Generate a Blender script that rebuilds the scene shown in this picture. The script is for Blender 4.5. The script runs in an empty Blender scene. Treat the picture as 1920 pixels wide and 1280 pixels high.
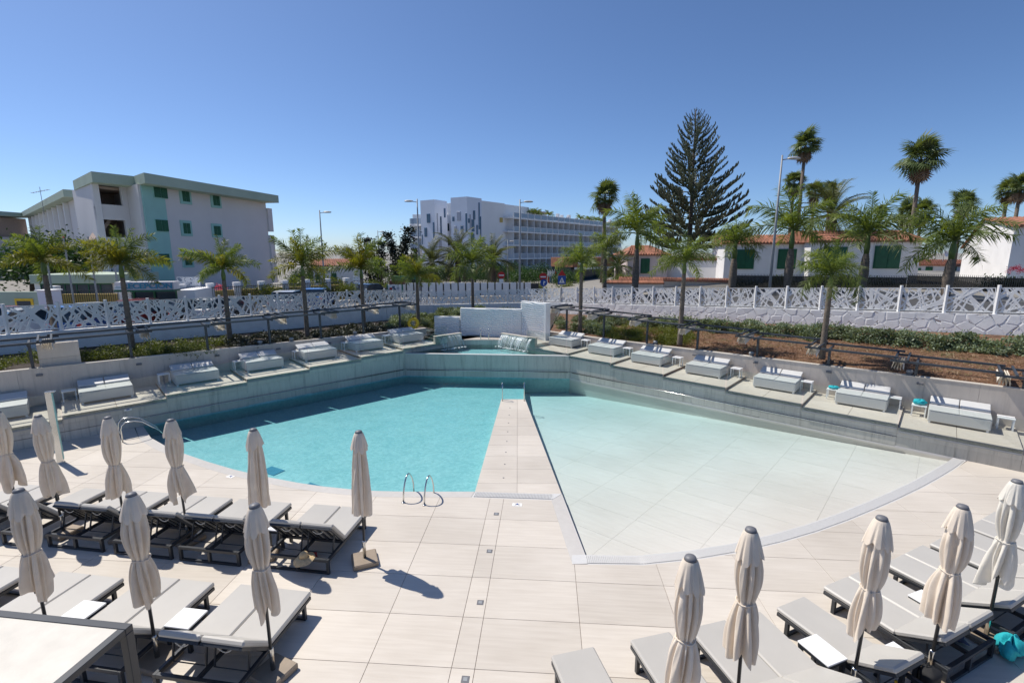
import bpy, math, random
from mathutils import Vector, Matrix
from mathutils.geometry import delaunay_2d_cdt
R = math.radians
PI = math.pi
random.seed(7)
sc = bpy.context.scene
C = sc.collection

# ------------------------------------------------------------------ camera
LENS = 17.0
F = LENS / 36 * 1920
PITCH = math.atan((640 - 473) / F)
H = 5.75
cam = bpy.data.cameras.new('Camera')
cam.lens = LENS; cam.sensor_width = 36; cam.sensor_fit = 'HORIZONTAL'
cam.clip_start = 0.1; cam.clip_end = 5000
co = bpy.data.objects.new('Camera', cam); C.objects.link(co)
co.location = (0, 0, H); co.rotation_euler = (PI / 2 - PITCH, 0, 0)
sc.camera = co

# ------------------------------------------------------------------ sky, sun, exposure
SUN = Vector((-1.52, 0.94, 2.55)).normalized()      # towards the sun
EL = math.asin(SUN.z); AZ = math.atan2(SUN.x, SUN.y)
w = bpy.data.worlds.new('World'); sc.world = w; w.use_nodes = True
nt = w.node_tree; nt.nodes.clear()
sky = nt.nodes.new('ShaderNodeTexSky'); sky.sky_type = 'NISHITA'; sky.sun_disc = False
sky.sun_elevation = EL; sky.sun_rotation = AZ
sky.altitude = 300; sky.air_density = 0.72; sky.dust_density = 0.6; sky.ozone_density = 8.0
bg = nt.nodes.new('ShaderNodeBackground'); bg.inputs[1].default_value = 0.11
wo = nt.nodes.new('ShaderNodeOutputWorld')
nt.links.new(sky.outputs[0], bg.inputs[0]); nt.links.new(bg.outputs[0], wo.inputs[0])
sl = bpy.data.lights.new('sun', 'SUN'); sl.energy = 4.0; sl.angle = R(0.53); sl.color = (1.0, 0.945, 0.86)
so = bpy.data.objects.new('sun', sl); C.objects.link(so)
so.rotation_euler = (-SUN).to_track_quat('-Z', 'Y').to_euler(); so.location = SUN * 60
sc.view_settings.view_transform = 'Standard'; sc.view_settings.look = 'None'
sc.view_settings.exposure = 0.28; sc.view_settings.gamma = 1.0; sc.view_settings.use_curve_mapping = False
sc.render.engine = 'CYCLES'
cy = sc.cycles
cy.use_denoising = True; cy.max_bounces = 8; cy.diffuse_bounces = 4; cy.glossy_bounces = 3
cy.transmission_bounces = 4; cy.transparent_max_bounces = 20; cy.caustics_reflective = False; cy.caustics_refractive = False
cy.sample_clamp_indirect = 4.0

# ------------------------------------------------------------------ survey: picture points to places
_c, _s = math.cos(PITCH), math.sin(PITCH)
def ray(px, py):
    x = (px - 960) / F; y = (py - 640) / F
    return Vector((x, _c - y * _s, -_s - y * _c))
def P(px, py, z=0.0):
    r = ray(px, py); return Vector((0, 0, H)) + r * ((z - H) / r.z)
def D(px, py, Y):
    r = ray(px, py); return Vector((0, 0, H)) + r * (Y / r.y)
def zat(px, py, Y): return D(px, py, Y).z
def V(px, py, a, b):
    d = (b[0] - a[0], b[1] - a[1]); n = (-d[1], d[0]); r = ray(px, py)
    t = (n[0] * a[0] + n[1] * a[1]) / (n[0] * r.x + n[1] * r.y)
    return Vector((0, 0, H)) + r * t

# ------------------------------------------------------------------ mesh helpers
class MB:
    def __init__(s): s.v = []; s.f = []; s.uvw = None
    def add(s, vs, fs):
        n = len(s.v); s.v += [tuple(p) for p in vs]; s.f += [tuple(i + n for i in q) for q in fs]; return s
    def box(s, x0, x1, y0, y1, z0, z1, b=0.0):
        if b <= 0:
            vs = [(x, y, z) for z in (z0, z1) for y in (y0, y1) for x in (x0, x1)]
            return s.add(vs, [(0, 2, 3, 1), (4, 5, 7, 6), (0, 1, 5, 4), (2, 6, 7, 3), (0, 4, 6, 2), (1, 3, 7, 5)])
        vs = []                                            # chamfered box, 24 corners
        for z in (z0, z1):
            sz = 1 if z == z0 else -1
            for (x, y) in ((x0, y0), (x1, y0), (x1, y1), (x0, y1)):
                sx = 1 if x == x0 else -1; sy = 1 if y == y0 else -1
                vs += [(x + sx * b, y + sy * b, z), (x + sx * b, y, z + sz * b), (x, y + sy * b, z + sz * b)]
        fs = []
        def i(c, k): return c * 3 + k
        fs.append(tuple(i(c, 0) for c in (3, 2, 1, 0))); fs.append(tuple(i(c, 0) for c in (4, 5, 6, 7)))
        for a in range(4):
            c, d = a, (a + 1) % 4
            k = 1 if a % 2 == 0 else 2
            fs.append((i(c, k), i(d, k), i(d + 4, k), i(c + 4, k)))
            fs.append((i(c, 0), i(d, 0), i(d, k), i(c, k))); fs.append((i(c + 4, k), i(d + 4, k), i(d + 4, 0), i(c + 4, 0)))
            j = 2 if k == 1 else 1
            fs.append((i(c, 1), i(c, 2), i(c + 4, 2), i(c + 4, 1)))
        for c in range(4):
            fs.append((i(c, 0), i(c, 1), i(c, 2))); fs.append((i(c + 4, 0), i(c + 4, 2), i(c + 4, 1)))
        return s.add(vs, fs)
    def beam(s, p, q, wd, ht, up=(0, 0, 1)):
        p = Vector(p); q = Vector(q); d = (q - p).normalized(); u = Vector(up)
        if abs(d.dot(u)) > .99: u = Vector((0, 1, 0))
        x = d.cross(u).normalized(); u = x.cross(d)
        vs = []
        for e in (p, q):
            for (a, b) in ((-1, -1), (1, -1), (1, 1), (-1, 1)): vs.append(e + x * (a * wd / 2) + u * (b * ht / 2))
        return s.add(vs, [(0, 1, 2, 3), (7, 6, 5, 4), (0, 4, 5, 1), (1, 5, 6, 2), (2, 6, 7, 3), (3, 7, 4, 0)])
    def tube(s, pts, r, n=8, cap=True):
        pts = [Vector(p) for p in pts]; rr = r if isinstance(r, (list, tuple)) else [r] * len(pts)
        vs = []; prev = None
        for k, p in enumerate(pts):
            d = (pts[min(k + 1, len(pts) - 1)] - pts[max(k - 1, 0)]).normalized()
            if prev is None:
                u = Vector((0, 0, 1)) if abs(d.z) < .9 else Vector((1, 0, 0))
                x = d.cross(u).normalized()
            else:
                x = (prev - d * prev.dot(d)).normalized()
            prev = x; y = d.cross(x)
            for a in range(n):
                t = 2 * PI * a / n; vs.append(p + (x * math.cos(t) + y * math.sin(t)) * rr[k])
        fs = []
        for k in range(len(pts) - 1):
            for a in range(n):
                b = (a + 1) % n; fs.append((k * n + a, k * n + b, (k + 1) * n + b, (k + 1) * n + a))
        if cap: fs.append(tuple(range(n - 1, -1, -1))); fs.append(tuple(range((len(pts) - 1) * n, len(pts) * n)))
        return s.add(vs, fs)
    def lathe(s, prof, n=16, c=(0, 0, 0)):
        vs = []
        for (r, z) in prof:
            for a in range(n):
                t = 2 * PI * a / n; vs.append((c[0] + r * math.cos(t), c[1] + r * math.sin(t), c[2] + z))
        fs = []
        for k in range(len(prof) - 1):
            for a in range(n):
                b = (a + 1) % n; fs.append((k * n + a, k * n + b, (k + 1) * n + b, (k + 1) * n + a))
        fs.append(tuple(range(n - 1, -1, -1))); fs.append(tuple(range((len(prof) - 1) * n, len(prof) * n)))
        return s.add(vs, fs)
    def prism(s, poly, z0, z1):
        n = len(poly); vs = [(p[0], p[1], z0) for p in poly] + [(p[0], p[1], z1) for p in poly]
        a = sum(poly[i][0] * poly[(i + 1) % n][1] - poly[(i + 1) % n][0] * poly[i][1] for i in range(n))
        fs = [tuple(range(n - 1, -1, -1)), tuple(range(n, 2 * n))] + [(i, (i + 1) % n, n + (i + 1) % n, n + i) for i in range(n)]
        if a < 0: fs = [tuple(reversed(q)) for q in fs]
        return s.add(vs, fs)
    def profile(s, poly, x0, x1):                           # polygon in (y,z), swept along x
        n = len(poly); vs = [(x0, p[0], p[1]) for p in poly] + [(x1, p[0], p[1]) for p in poly]
        a = sum(poly[i][0] * poly[(i + 1) % n][1] - poly[(i + 1) % n][0] * poly[i][1] for i in range(n))
        fs = [tuple(range(n - 1, -1, -1)), tuple(range(n, 2 * n))] + [(i, (i + 1) % n, n + (i + 1) % n, n + i) for i in range(n)]
        if a < 0: fs = [tuple(reversed(q)) for q in fs]
        return s.add(vs, fs)
    def grid(s, fn, nu, nv, closed=False):
        vs = [fn(u / nu, v / nv) for v in range(nv + 1) for u in range(nu + (0 if closed else 1))]
        m = nu if closed else nu + 1
        fs = []
        for v in range(nv):
            for u in range(nu):
                b = (u + 1) % m; fs.append((v * m + u, v * m + b, (v + 1) * m + b, (v + 1) * m + u))
        return s.add(vs, fs)
    def mesh(s, name, mat=None, smooth=False):
        me = bpy.data.meshes.new(name); me.from_pydata([tuple(p) for p in s.v], [], s.f); me.update()
        if mat: me.materials.append(mat)
        if smooth: me.shade_smooth()
        return me
    def build(s, name, mat, parent=None, loc=(0, 0, 0), rz=0, smooth=False):
        return ob(name, s.mesh(name, mat, smooth), parent, loc, rz)

def ob(name, me, parent=None, loc=(0, 0, 0), rz=0.0, rot=None, scale=None):
    o = bpy.data.objects.new(name, me); C.objects.link(o)
    if parent: o.parent = parent
    o.location = loc; o.rotation_euler = rot if rot else (0, 0, rz)
    if scale: o.scale = scale if isinstance(scale, (tuple, list)) else (scale,) * 3
    return o
def tag(o, label, cat, group=None):
    o['label'] = label; o['category'] = cat
    if group: o['group'] = group
    return o
def thing(name, label, cat, loc=(0, 0, 0), rz=0.0, group=None):
    return tag(ob(name, None, None, loc, rz), label, cat, group)
def struct(o): o['kind'] = 'structure'; return o
def stuff(o): o['kind'] = 'stuff'; return o
def copytree(o, parent=None, loc=None, rz=None, label=None):
    c = o.copy(); C.objects.link(c); c.parent = parent
    if loc is not None: c.location = loc
    if rz is not None: c.rotation_euler = (0, 0, rz)
    if label: c['label'] = label
    for ch in list(o.children): copytree(ch, c)
    return c

# ------------------------------------------------------------------ materials
def principled(name):
    m = bpy.data.materials.new(name); m.use_nodes = True
    return m, m.node_tree, m.node_tree.nodes['Principled BSDF']
def N(t, kind, **kw):
    n = t.nodes.new(kind)
    for k, v in kw.items(): setattr(n, k, v)
    return n
def ramp(t, fac, c0, c1, p0=.3, p1=.7):
    r = N(t, 'ShaderNodeValToRGB'); e = r.color_ramp.elements
    e[0].position = p0; e[1].position = p1; e[0].color = (*c0, 1); e[1].color = (*c1, 1)
    t.links.new(fac, r.inputs[0]); return r.outputs[0]
def mixc(t, fac, a, b, mode='MIX'):
    m = N(t, 'ShaderNodeMix', data_type='RGBA', blend_type=mode)
    for sock, v in ((m.inputs[0], fac), (m.inputs[6], a), (m.inputs[7], b)):
        if isinstance(v, (int, float)): sock.default_value = v
        elif isinstance(v, tuple): sock.default_value = (*v, 1)
        else: t.links.new(v, sock)
    return m.outputs[2]
def noise(t, vec, scale, detail=4, rough=.55):
    n = N(t, 'ShaderNodeTexNoise'); n.inputs['Scale'].default_value = scale; n.inputs['Detail'].default_value = detail
    n.inputs['Roughness'].default_value = rough
    if vec: t.links.new(vec, n.inputs['Vector'])
    return n.outputs[0]
def mapping(t, sc_=(1, 1, 1), rz=0.0, src='pos'):
    if src == 'pos': o = N(t, 'ShaderNodeNewGeometry').outputs['Position']
    else: o = N(t, 'ShaderNodeTexCoord').outputs['Object']
    m = N(t, 'ShaderNodeMapping'); m.inputs['Scale'].default_value = sc_; m.inputs['Rotation'].default_value = (0, 0, rz)
    m.vector_type = 'POINT'
    if rz:
        m0 = N(t, 'ShaderNodeMapping'); m0.inputs['Rotation'].default_value = (0, 0, rz)
        t.links.new(o, m0.inputs[0]); o = m0.outputs[0]; m.inputs['Rotation'].default_value = (0, 0, 0)
    t.links.new(o, m.inputs[0]); return m.outputs[0]
def bump(t, b, h, strength=.2, dist=.02):
    n = N(t, 'ShaderNodeBump'); n.inputs['Strength'].default_value = strength; n.inputs['Distance'].default_value = dist
    t.links.new(h, n.inputs['Height']); t.links.new(n.outputs[0], b.inputs['Normal'])
def vary(t, col, amt):
    oi = N(t, 'ShaderNodeObjectInfo'); mr = N(t, 'ShaderNodeMapRange')
    mr.inputs['To Min'].default_value = 1 - amt; mr.inputs['To Max'].default_value = 1 + amt
    t.links.new(oi.outputs['Random'], mr.inputs[0])
    cmb = N(t, 'ShaderNodeCombineColor')
    for k in range(3): t.links.new(mr.outputs[0], cmb.inputs[k])
    return mixc(t, 1.0, col, cmb.outputs[0], 'MULTIPLY')
def plain(name, col, rough=.6, metal=0.0, var=.08, scale=6.0, bmp=0.0, obj_var=0.0, spec=.5):
    m, t, b = principled(name)
    v = mapping(t, src='obj'); n = noise(t, v, scale)
    lo = tuple(c * (1 - var) for c in col); hi = tuple(min(1, c * (1 + var)) for c in col)
    cl = ramp(t, n, lo, hi)
    if obj_var: cl = vary(t, cl, obj_var)
    t.links.new(cl, b.inputs['Base Color'])
    b.inputs['Roughness'].default_value = rough; b.inputs['Metallic'].default_value = metal
    b.inputs['Specular IOR Level'].default_value = spec
    if bmp: bump(t, b, noise(t, v, scale * 12, 3), bmp, .01)
    return m
def stone(name, c0, c1, rz=0.0, obj_var=.05, rough=.42, streak=(.55, 7, 7), stain=0.0):
    m, t, b = principled(name)
    v = mapping(t, streak, rz); n = noise(t, v, 2.2, 7, .62)
    cl = ramp(t, n, c0, c1, .32, .68)
    n2 = noise(t, mapping(t), .35, 3); cl = mixc(t, .5, cl, ramp(t, n2, tuple(.93 * c for c in c0), c1, .35, .65))
    if stain:
        vs = noise(t, mapping(t, (5, 5, .35)), 1.6, 6, .7)
        f = ramp(t, vs, (0, 0, 0), (1, 1, 1), .52, .72)
        cl = mixc(t, f, cl, tuple(.62 * c for c in c0)) if stain >= 1 else mixc(t, mixc(t, stain, (0, 0, 0), f), cl, tuple(.55 * c for c in c0))
    t.links.new(vary(t, cl, obj_var), b.inputs['Base Color'])
    b.inputs['Roughness'].default_value = rough; b.inputs['Specular IOR Level'].default_value = .35
    bump(t, b, noise(t, mapping(t), 60, 3), .06, .004)
    return m
def leafmat(name, cols, trans=.35, rough=.5, scale=1.2):
    m = bpy.data.materials.new(name); m.use_nodes = True; t = m.node_tree; t.nodes.clear()
    n = noise(t, mapping(t, src='obj'), scale, 3)
    r = N(t, 'ShaderNodeValToRGB'); e = r.color_ramp.elements
    while len(e) < len(cols): e.new(.5)
    for k, c in enumerate(cols): e[k].position = .28 + .44 * k / max(1, len(cols) - 1); e[k].color = (*c, 1)
    t.links.new(n, r.inputs[0]); cl = vary(t, r.outputs[0], .22)
    b = N(t, 'ShaderNodeBsdfPrincipled'); b.inputs['Roughness'].default_value = rough; b.inputs['Specular IOR Level'].default_value = .4
    t.links.new(cl, b.inputs['Base Color'])
    tr = N(t, 'ShaderNodeBsdfTranslucent'); t.links.new(mixc(t, 1.0, cl, (1.6, 1.5, .5), 'MULTIPLY'), tr.inputs[0])
    mx = N(t, 'ShaderNodeMixShader'); mx.inputs[0].default_value = trans
    t.links.new(b.outputs[0], mx.inputs[1]); t.links.new(tr.outputs[0], mx.inputs[2])
    o = N(t, 'ShaderNodeOutputMaterial'); t.links.new(mx.outputs[0], o.inputs[0]); return m
def glassmat(name, tint=(.93, .98, .96), refl=1.0, ior=1.45):
    m = bpy.data.materials.new(name); m.use_nodes = True; t = m.node_tree; t.nodes.clear()
    tr = N(t, 'ShaderNodeBsdfTransparent'); tr.inputs[0].default_value = (*tint, 1)
    g = N(t, 'ShaderNodeBsdfGlossy'); g.inputs['Roughness'].default_value = .02
    fr = N(t, 'ShaderNodeFresnel'); fr.inputs[0].default_value = ior
    mx = N(t, 'ShaderNodeMixShader'); t.links.new(fr.outputs[0], mx.inputs[0])
    t.links.new(tr.outputs[0], mx.inputs[1]); t.links.new(g.outputs[0], mx.inputs[2])
    o = N(t, 'ShaderNodeOutputMaterial'); t.links.new(mx.outputs[0], o.inputs[0]); return m
def watermat(name, absorb, density, bscale=11.0, bstr=.40):
    m = bpy.data.materials.new(name); m.use_nodes = True; t = m.node_tree; t.nodes.clear()
    tr = N(t, 'ShaderNodeBsdfTransparent'); tr.inputs[0].default_value = (.985, .995, 1, 1)
    g = N(t, 'ShaderNodeBsdfGlossy'); g.inputs['Roughness'].default_value = .03
    fr = N(t, 'ShaderNodeFresnel'); fr.inputs[0].default_value = 1.33
    v = mapping(t); h = noise(t, v, bscale, 4, .6); h2 = noise(t, v, bscale * .22, 2)
    ad = N(t, 'ShaderNodeMath', operation='MULTIPLY_ADD'); ad.inputs[1].default_value = .5
    t.links.new(h, ad.inputs[0]); t.links.new(h2, ad.inputs[2])
    bp = N(t, 'ShaderNodeBump'); bp.inputs['Strength'].default_value = bstr; bp.inputs['Distance'].default_value = .05
    t.links.new(ad.outputs[0], bp.inputs['Height']); t.links.new(bp.outputs[0], g.inputs['Normal']); t.links.new(bp.outputs[0], fr.inputs['Normal'])
    mx = N(t, 'ShaderNodeMixShader'); t.links.new(fr.outputs[0], mx.inputs[0])
    t.links.new(tr.outputs[0], mx.inputs[1]); t.links.new(g.outputs[0], mx.inputs[2])
    va = N(t, 'ShaderNodeVolumeAbsorption'); va.inputs[0].default_value = (*absorb, 1); va.inputs[1].default_value = density
    o = N(t, 'ShaderNodeOutputMaterial'); t.links.new(mx.outputs[0], o.inputs[0]); t.links.new(va.outputs[0], o.inputs['Volume']); return m

TILT = math.atan(.069)
M = {}
M['deck'] = stone('deck_stone', (.555, .495, .42), (.70, .64, .56), TILT, obj_var=.065)
M['beach'] = stone('beach_stone', (.70, .645, .60), (.80, .75, .71), R(41.9), obj_var=.02)
M['beachjoint'] = plain('pale_joint', (.40, .35, .30), .9)
M['joint'] = plain('joint_mortar', (.23, .15, .11), .9)
M['terrace'] = stone('terrace_stone', (.52, .465, .40), (.65, .59, .515), R(10), streak=(2, 3, 3))
M['clad'] = stone('cladding_stone', (.50, .475, .415), (.62, .585, .515), R(10), streak=(5, 5, .7), stain=.75, obj_var=.06)
M['retain'] = stone('retaining_stone', (.54, .475, .41), (.65, .575, .50), 0, streak=(4, 4, .6), stain=.35)
M['white'] = plain('white_paint', (.87, .86, .84), .55, var=.04, scale=1.5)
M['roughwhite'] = plain('rough_white_render', (.86, .85, .83), .8, var=.07, scale=2.5, bmp=.35)
M['housewall'] = plain('house_render', (.82, .80, .78), .8, var=.06, scale=.8, bmp=.3)  # even off-white render shared by the house walls
M['pink'] = plain('pink_render', (.72, .60, .57), .8, var=.05, scale=.8, bmp=.3)
M['dark'] = plain('dark_metal', (.030, .034, .040), .38, var=.15, scale=4)
M['pergola'] = plain('slate_metal', (.040, .048, .060), .42, var=.15, scale=3)
M['steel'] = plain('brushed_steel', (.62, .62, .60), .22, metal=1.0, var=.05)
M['cushion'] = plain('grey_vinyl', (.50, .475, .43), .38, var=.035, scale=2.0, obj_var=.03)
M['daybed'] = plain('pale_grey_vinyl', (.58, .58, .565), .45, var=.04, scale=2.5, obj_var=.03)
M['daycush'] = plain('white_vinyl', (.60, .60, .59), .5, var=.04, scale=3)
def clothmat(name, col, tr_=.38, var=.06):
    m = plain(name, col, .9, var=var, scale=5, bmp=.25, obj_var=.05, spec=.1); t = m.node_tree; b = t.nodes['Principled BSDF']
    src = b.inputs['Base Color'].links[0].from_socket; tr = N(t, 'ShaderNodeBsdfTranslucent'); t.links.new(src, tr.inputs[0])
    mx = N(t, 'ShaderNodeMixShader'); mx.inputs[0].default_value = tr_; t.links.new(b.outputs[0], mx.inputs[1]); t.links.new(tr.outputs[0], mx.inputs[2])
    t.links.new(mx.outputs[0], t.nodes['Material Output'].inputs[0]); return m
M['canvas'] = clothmat('beige_canvas', (.82, .715, .595), .14, .06)
M['canvas2'] = clothmat('pale_canvas', (.80, .755, .67), .14)
M['tan'] = plain('tan_plastic', (.30, .235, .17), .55, var=.08, scale=8)
M['table'] = plain('white_laminate', (.86, .86, .85), .35, var=.02)
M['grey'] = plain('grey_plastic', (.16, .16, .17), .5)
M['hat'] = plain('straw', (.62, .46, .26), .8, var=.18, scale=40, bmp=.5)
M['red'] = plain('red_cloth', (.33, .02, .02), .85, var=.25, scale=12)
M['turq'] = plain('turquoise_towel', (.02, .42, .47), .9, var=.15, scale=14, bmp=.5)
M['teal'] = plain('teal_towel', (.005, .12, .11), .9, var=.2, scale=14)
M['black'] = plain('black_fabric', (.012, .012, .013), .8, var=.3, scale=10)
M['yellow'] = plain('yellow_ring', (.85, .55, .03), .5, var=.1)
M['soil'] = plain('dark_soil', (.045, .033, .025), .95, var=.45, scale=9, bmp=.8)
M['mulch'] = plain('brown_mulch', (.155, .082, .046), .95, var=.5, scale=5, bmp=.9)
M['tarmac'] = plain('tarmac', (.06, .06, .062), .9, var=.15, scale=2)
M['bounce_ground'] = plain('bounce_ground', (.24, .225, .20), .9, var=.15, scale=2)  # pale warm ground tone, chosen to bounce light onto the shaded facades
M['bark'] = plain('palm_bark', (.17, .135, .105), .9, var=.3, scale=9, bmp=.6)
M['shaft'] = plain('palm_crownshaft', (.10, .15, .035), .5, var=.2, scale=3)
M['wood'] = plain('tree_bark', (.10, .075, .055), .9, var=.3, scale=6)
M['royal'] = leafmat('royal_frond', [(.095, .14, .032), (.145, .195, .052), (.20, .245, .08)], .42)
M['royalbacklit'] = leafmat('backlit_frond', [(.18, .14, .025), (.19, .20, .035), (.13, .20, .04)], .42)  # yellow-orange of sun through the fronds put into the leaf colour
M['fan'] = leafmat('fan_leaf', [(.07, .105, .035), (.11, .15, .055), (.17, .20, .09)], .32)
M['date'] = leafmat('date_frond', [(.07, .09, .036), (.11, .13, .055), (.17, .18, .095)], .32)
M['dead'] = leafmat('dead_frond', [(.16, .10, .06), (.22, .15, .09)], .1)
M['pine'] = leafmat('pine_needles', [(.06, .08, .04), (.095, .115, .062), (.135, .145, .09)], .08)
M['tree'] = leafmat('tree_leaf', [(.015, .045, .010), (.03, .075, .016), (.05, .11, .025)], .25)
M['cypress'] = leafmat('cypress_leaf', [(.010, .020, .012), (.02, .032, .02)], .08)
M['hedge'] = leafmat('greygreen_leaf', [(.11, .15, .08), (.19, .235, .14), (.29, .33, .22)], .2)
M['lime'] = leafmat('limegreen_leaf', [(.08, .10, .012), (.13, .15, .02), (.18, .19, .035)], .3)
M['green'] = leafmat('bush_leaf', [(.06, .085, .02), (.11, .14, .03), (.16, .175, .05)], .3)
M['flower'] = leafmat('pink_flower', [(.45, .04, .12), (.6, .10, .2)], .3)
M['succ'] = leafmat('succulent_leaf', [(.035, .04, .03), (.07, .075, .055), (.13, .13, .10)], .1)
M['drygrass'] = leafmat('dry_cover', [(.13, .065, .03), (.19, .10, .05), (.24, .15, .075), (.10, .11, .03)], .2)
M['rooftile'] = plain('terracotta', (.30, .125, .075), .85, var=.3, scale=3, obj_var=.15)
M['mint'] = plain('mint_paint', (.33, .58, .53), .7, var=.05, scale=1)
M['sage'] = plain('sage_fascia', (.42, .50, .40), .8, var=.06, scale=.7)
M['shutter'] = plain('green_shutter', (.006, .10, .045), .5, var=.15, scale=3)
M['yellowwall'] = plain('yellow_render', (.55, .40, .13), .8, var=.08, scale=1)
M['hotelwhite'] = plain('hotel_white', (.82, .81, .80), .7, var=.04, scale=.3)
M['lilac'] = plain('hotel_tower_paint', (.72, .76, .84), .6, var=.04, scale=.3)
M['bluewin'] = plain('blue_glass', (.06, .12, .20), .15, var=.3, scale=.4)
M['greywin'] = plain('grey_panel', (.38, .40, .46), .4, var=.05)
M['window'] = plain('dark_glass', (.03, .05, .07), .12, var=.3, scale=.5)
M['inner'] = plain('interior_brown', (.48, .37, .31), .9, var=.1)
M['glass'] = glassmat('balustrade_glass', (.95, .982, .972))
M['railglass'] = plain('balcony_glass', (.26, .33, .42), .12, var=.12, scale=.3)
M['water'] = watermat('pool_water', (.08, .87, .975), .28)
M['fall'] = glassmat('falling_water', (.93, .97, .98), ior=1.33)
M['foam'] = plain('white_foam', (.85, .9, .9), .6)
M['signred'] = plain('sign_red', (.5, .02, .02), .5); M['signblue'] = plain('sign_blue', (.02, .08, .35), .5)
M['signgreen'] = plain('sign_green', (.01, .16, .10), .5); M['brown'] = plain('sign_brown', (.16, .05, .03), .6)
M['lamp'] = plain('lamp_grey', (.30, .31, .32), .5); M['lampshade'] = plain('lamp_head', (.55, .52, .47), .4)
M['lampyellow'] = plain('lamp_yellow', (.55, .38, .12), .4)

def ripple_mosaic(name, c0, c1):
    m, t, b = principled(name)
    v = mapping(t); vo = N(t, 'ShaderNodeTexVoronoi'); vo.inputs['Scale'].default_value = 13; t.links.new(v, vo.inputs['Vector'])
    n = noise(t, v, 1.3, 6, .7)
    sv = N(t, 'ShaderNodeSeparateColor'); t.links.new(vo.outputs['Color'], sv.inputs[0])
    cl = mixc(t, .38, ramp(t, n, c0, c1, .3, .7), ramp(t, sv.outputs[0], tuple(.86 * c for c in c0), tuple(min(1, 1.12 * c) for c in c1), .0, 1.0))  # mosaic cells, their contrast also painting ripple shimmer on the bottom
    t.links.new(cl, b.inputs['Base Color']); b.inputs['Roughness'].default_value = .4; return m
M['ripple_mosaic'] = ripple_mosaic('pool_ripple_mosaic', (.23, .50, .525), (.37, .63, .645))
M['bluetile'] = plain('blue_tile', (.03, .22, .34), .4)

# ================================================================== PLAN
LA = Vector((-14.7, 13.43)); LC = Vector((-5.08, 22.38)); RE = Vector((2.68, 21.81)); RF = Vector((13.62, 12.02))
class Side:
    def __init__(s, o, e): s.o = o; s.d = (e - o).normalized(); s.n = Vector((-s.d.y, s.d.x)); s.rz = math.atan2(s.d.y, s.d.x)
    def w(s, a, b, z=0.0): p = s.o + s.d * a + s.n * b; return Vector((p.x, p.y, z))
LS = Side(LA, LC); RS = Side(RE, RF)
LPLAT = [(-4.2, -1.45, .60), (-1.45, 1.16, .70), (1.16, 3.81, .81), (3.81, 6.34, .92), (6.34, 8.69, 1.03), (8.69, 10.95, 1.12), (10.95, 13.06, 1.21), (13.06, 15.6, 1.30)]
RPLAT = [(-2.6, -.19, 1.13), (-.19, 2.13, 1.035), (2.13, 4.52, .94), (4.52, 6.95, .845), (6.95, 9.42, .75), (9.42, 11.97, .66), (11.97, 14.6, .58), (14.6, 17.3, .50)]
POOLEDGE = [(-12.45, 15.53), (-11.41, 14.47), (-10.5, 13.82), (-9.54, 13.24), (-8.5, 12.68), (-7.47, 12.18), (-6.4, 11.76), (-5.41, 11.42), (-4.7, 11.23), (-3.95, 11.08), (-3.3, 11.0), (-2.65, 10.97), (-.91, 10.97)]
BEACH_IN = [(1.21, 10.85), (1.42, 8.46)]
ARC_IN = [(1.42, 8.46), (2.45, 8.44), (3.52, 8.61), (4.45, 8.84), (5.36, 9.14), (6.3, 9.51), (7.22, 9.93), (8.2, 10.42), (9.1, 10.89), (10.1, 11.44), (11.1, 12.03), (11.9, 12.53), (12.55, 12.97)]
def offs(pts, d):
    out = []
    for k, p in enumerate(pts):
        a = Vector(pts[max(k - 1, 0)]); b = Vector(pts[min(k + 1, len(pts) - 1)]); t = (b - a).normalized()
        out.append((p[0] + t.y * d, p[1] - t.x * d))
    return out
ARC_OUT = offs(ARC_IN, .30); ARC_OUT[0] = (1.13, 8.17)
def ipoly(pt, poly):
    x, y = pt; c = False; n = len(poly)
    for i in range(n):
        x0, y0 = poly[i]; x1, y1 = poly[(i + 1) % n]
        if (y0 > y) != (y1 > y) and x < (x1 - x0) * (y - y0) / (y1 - y0) + x0: c = not c
    return c
EDGE_OUT = offs(POOLEDGE, .28)                     # outer line of the pool's gutter
GUT = [(-.98, 10.69), (.93, 10.55), (1.13, 8.17)]      # gutter across the pier foot and down the beach's side
REND = RS.w(13.0, 0).to_2d(); RBACK = RS.w(17.4, 0).to_2d(); LBACK = LS.w(-4.3, 0).to_2d()
arc_end = (12.75, 12.79)
DECK = [tuple(LBACK), (-12.62, 15.37)] + EDGE_OUT[1:-1] + [(-1.0, 10.69)] + GUT[1:] + ARC_OUT[1:-1] + [(12.79, 12.75), tuple(RBACK), (19, 9), (19, 1.2), (-20, 1.2), (-20, 10.5)]
POOL = POOLEDGE + BEACH_IN[:1] + ARC_IN + [(12.75, 12.80), (RE.x, RE.y), (LC.x, LC.y)]

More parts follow.
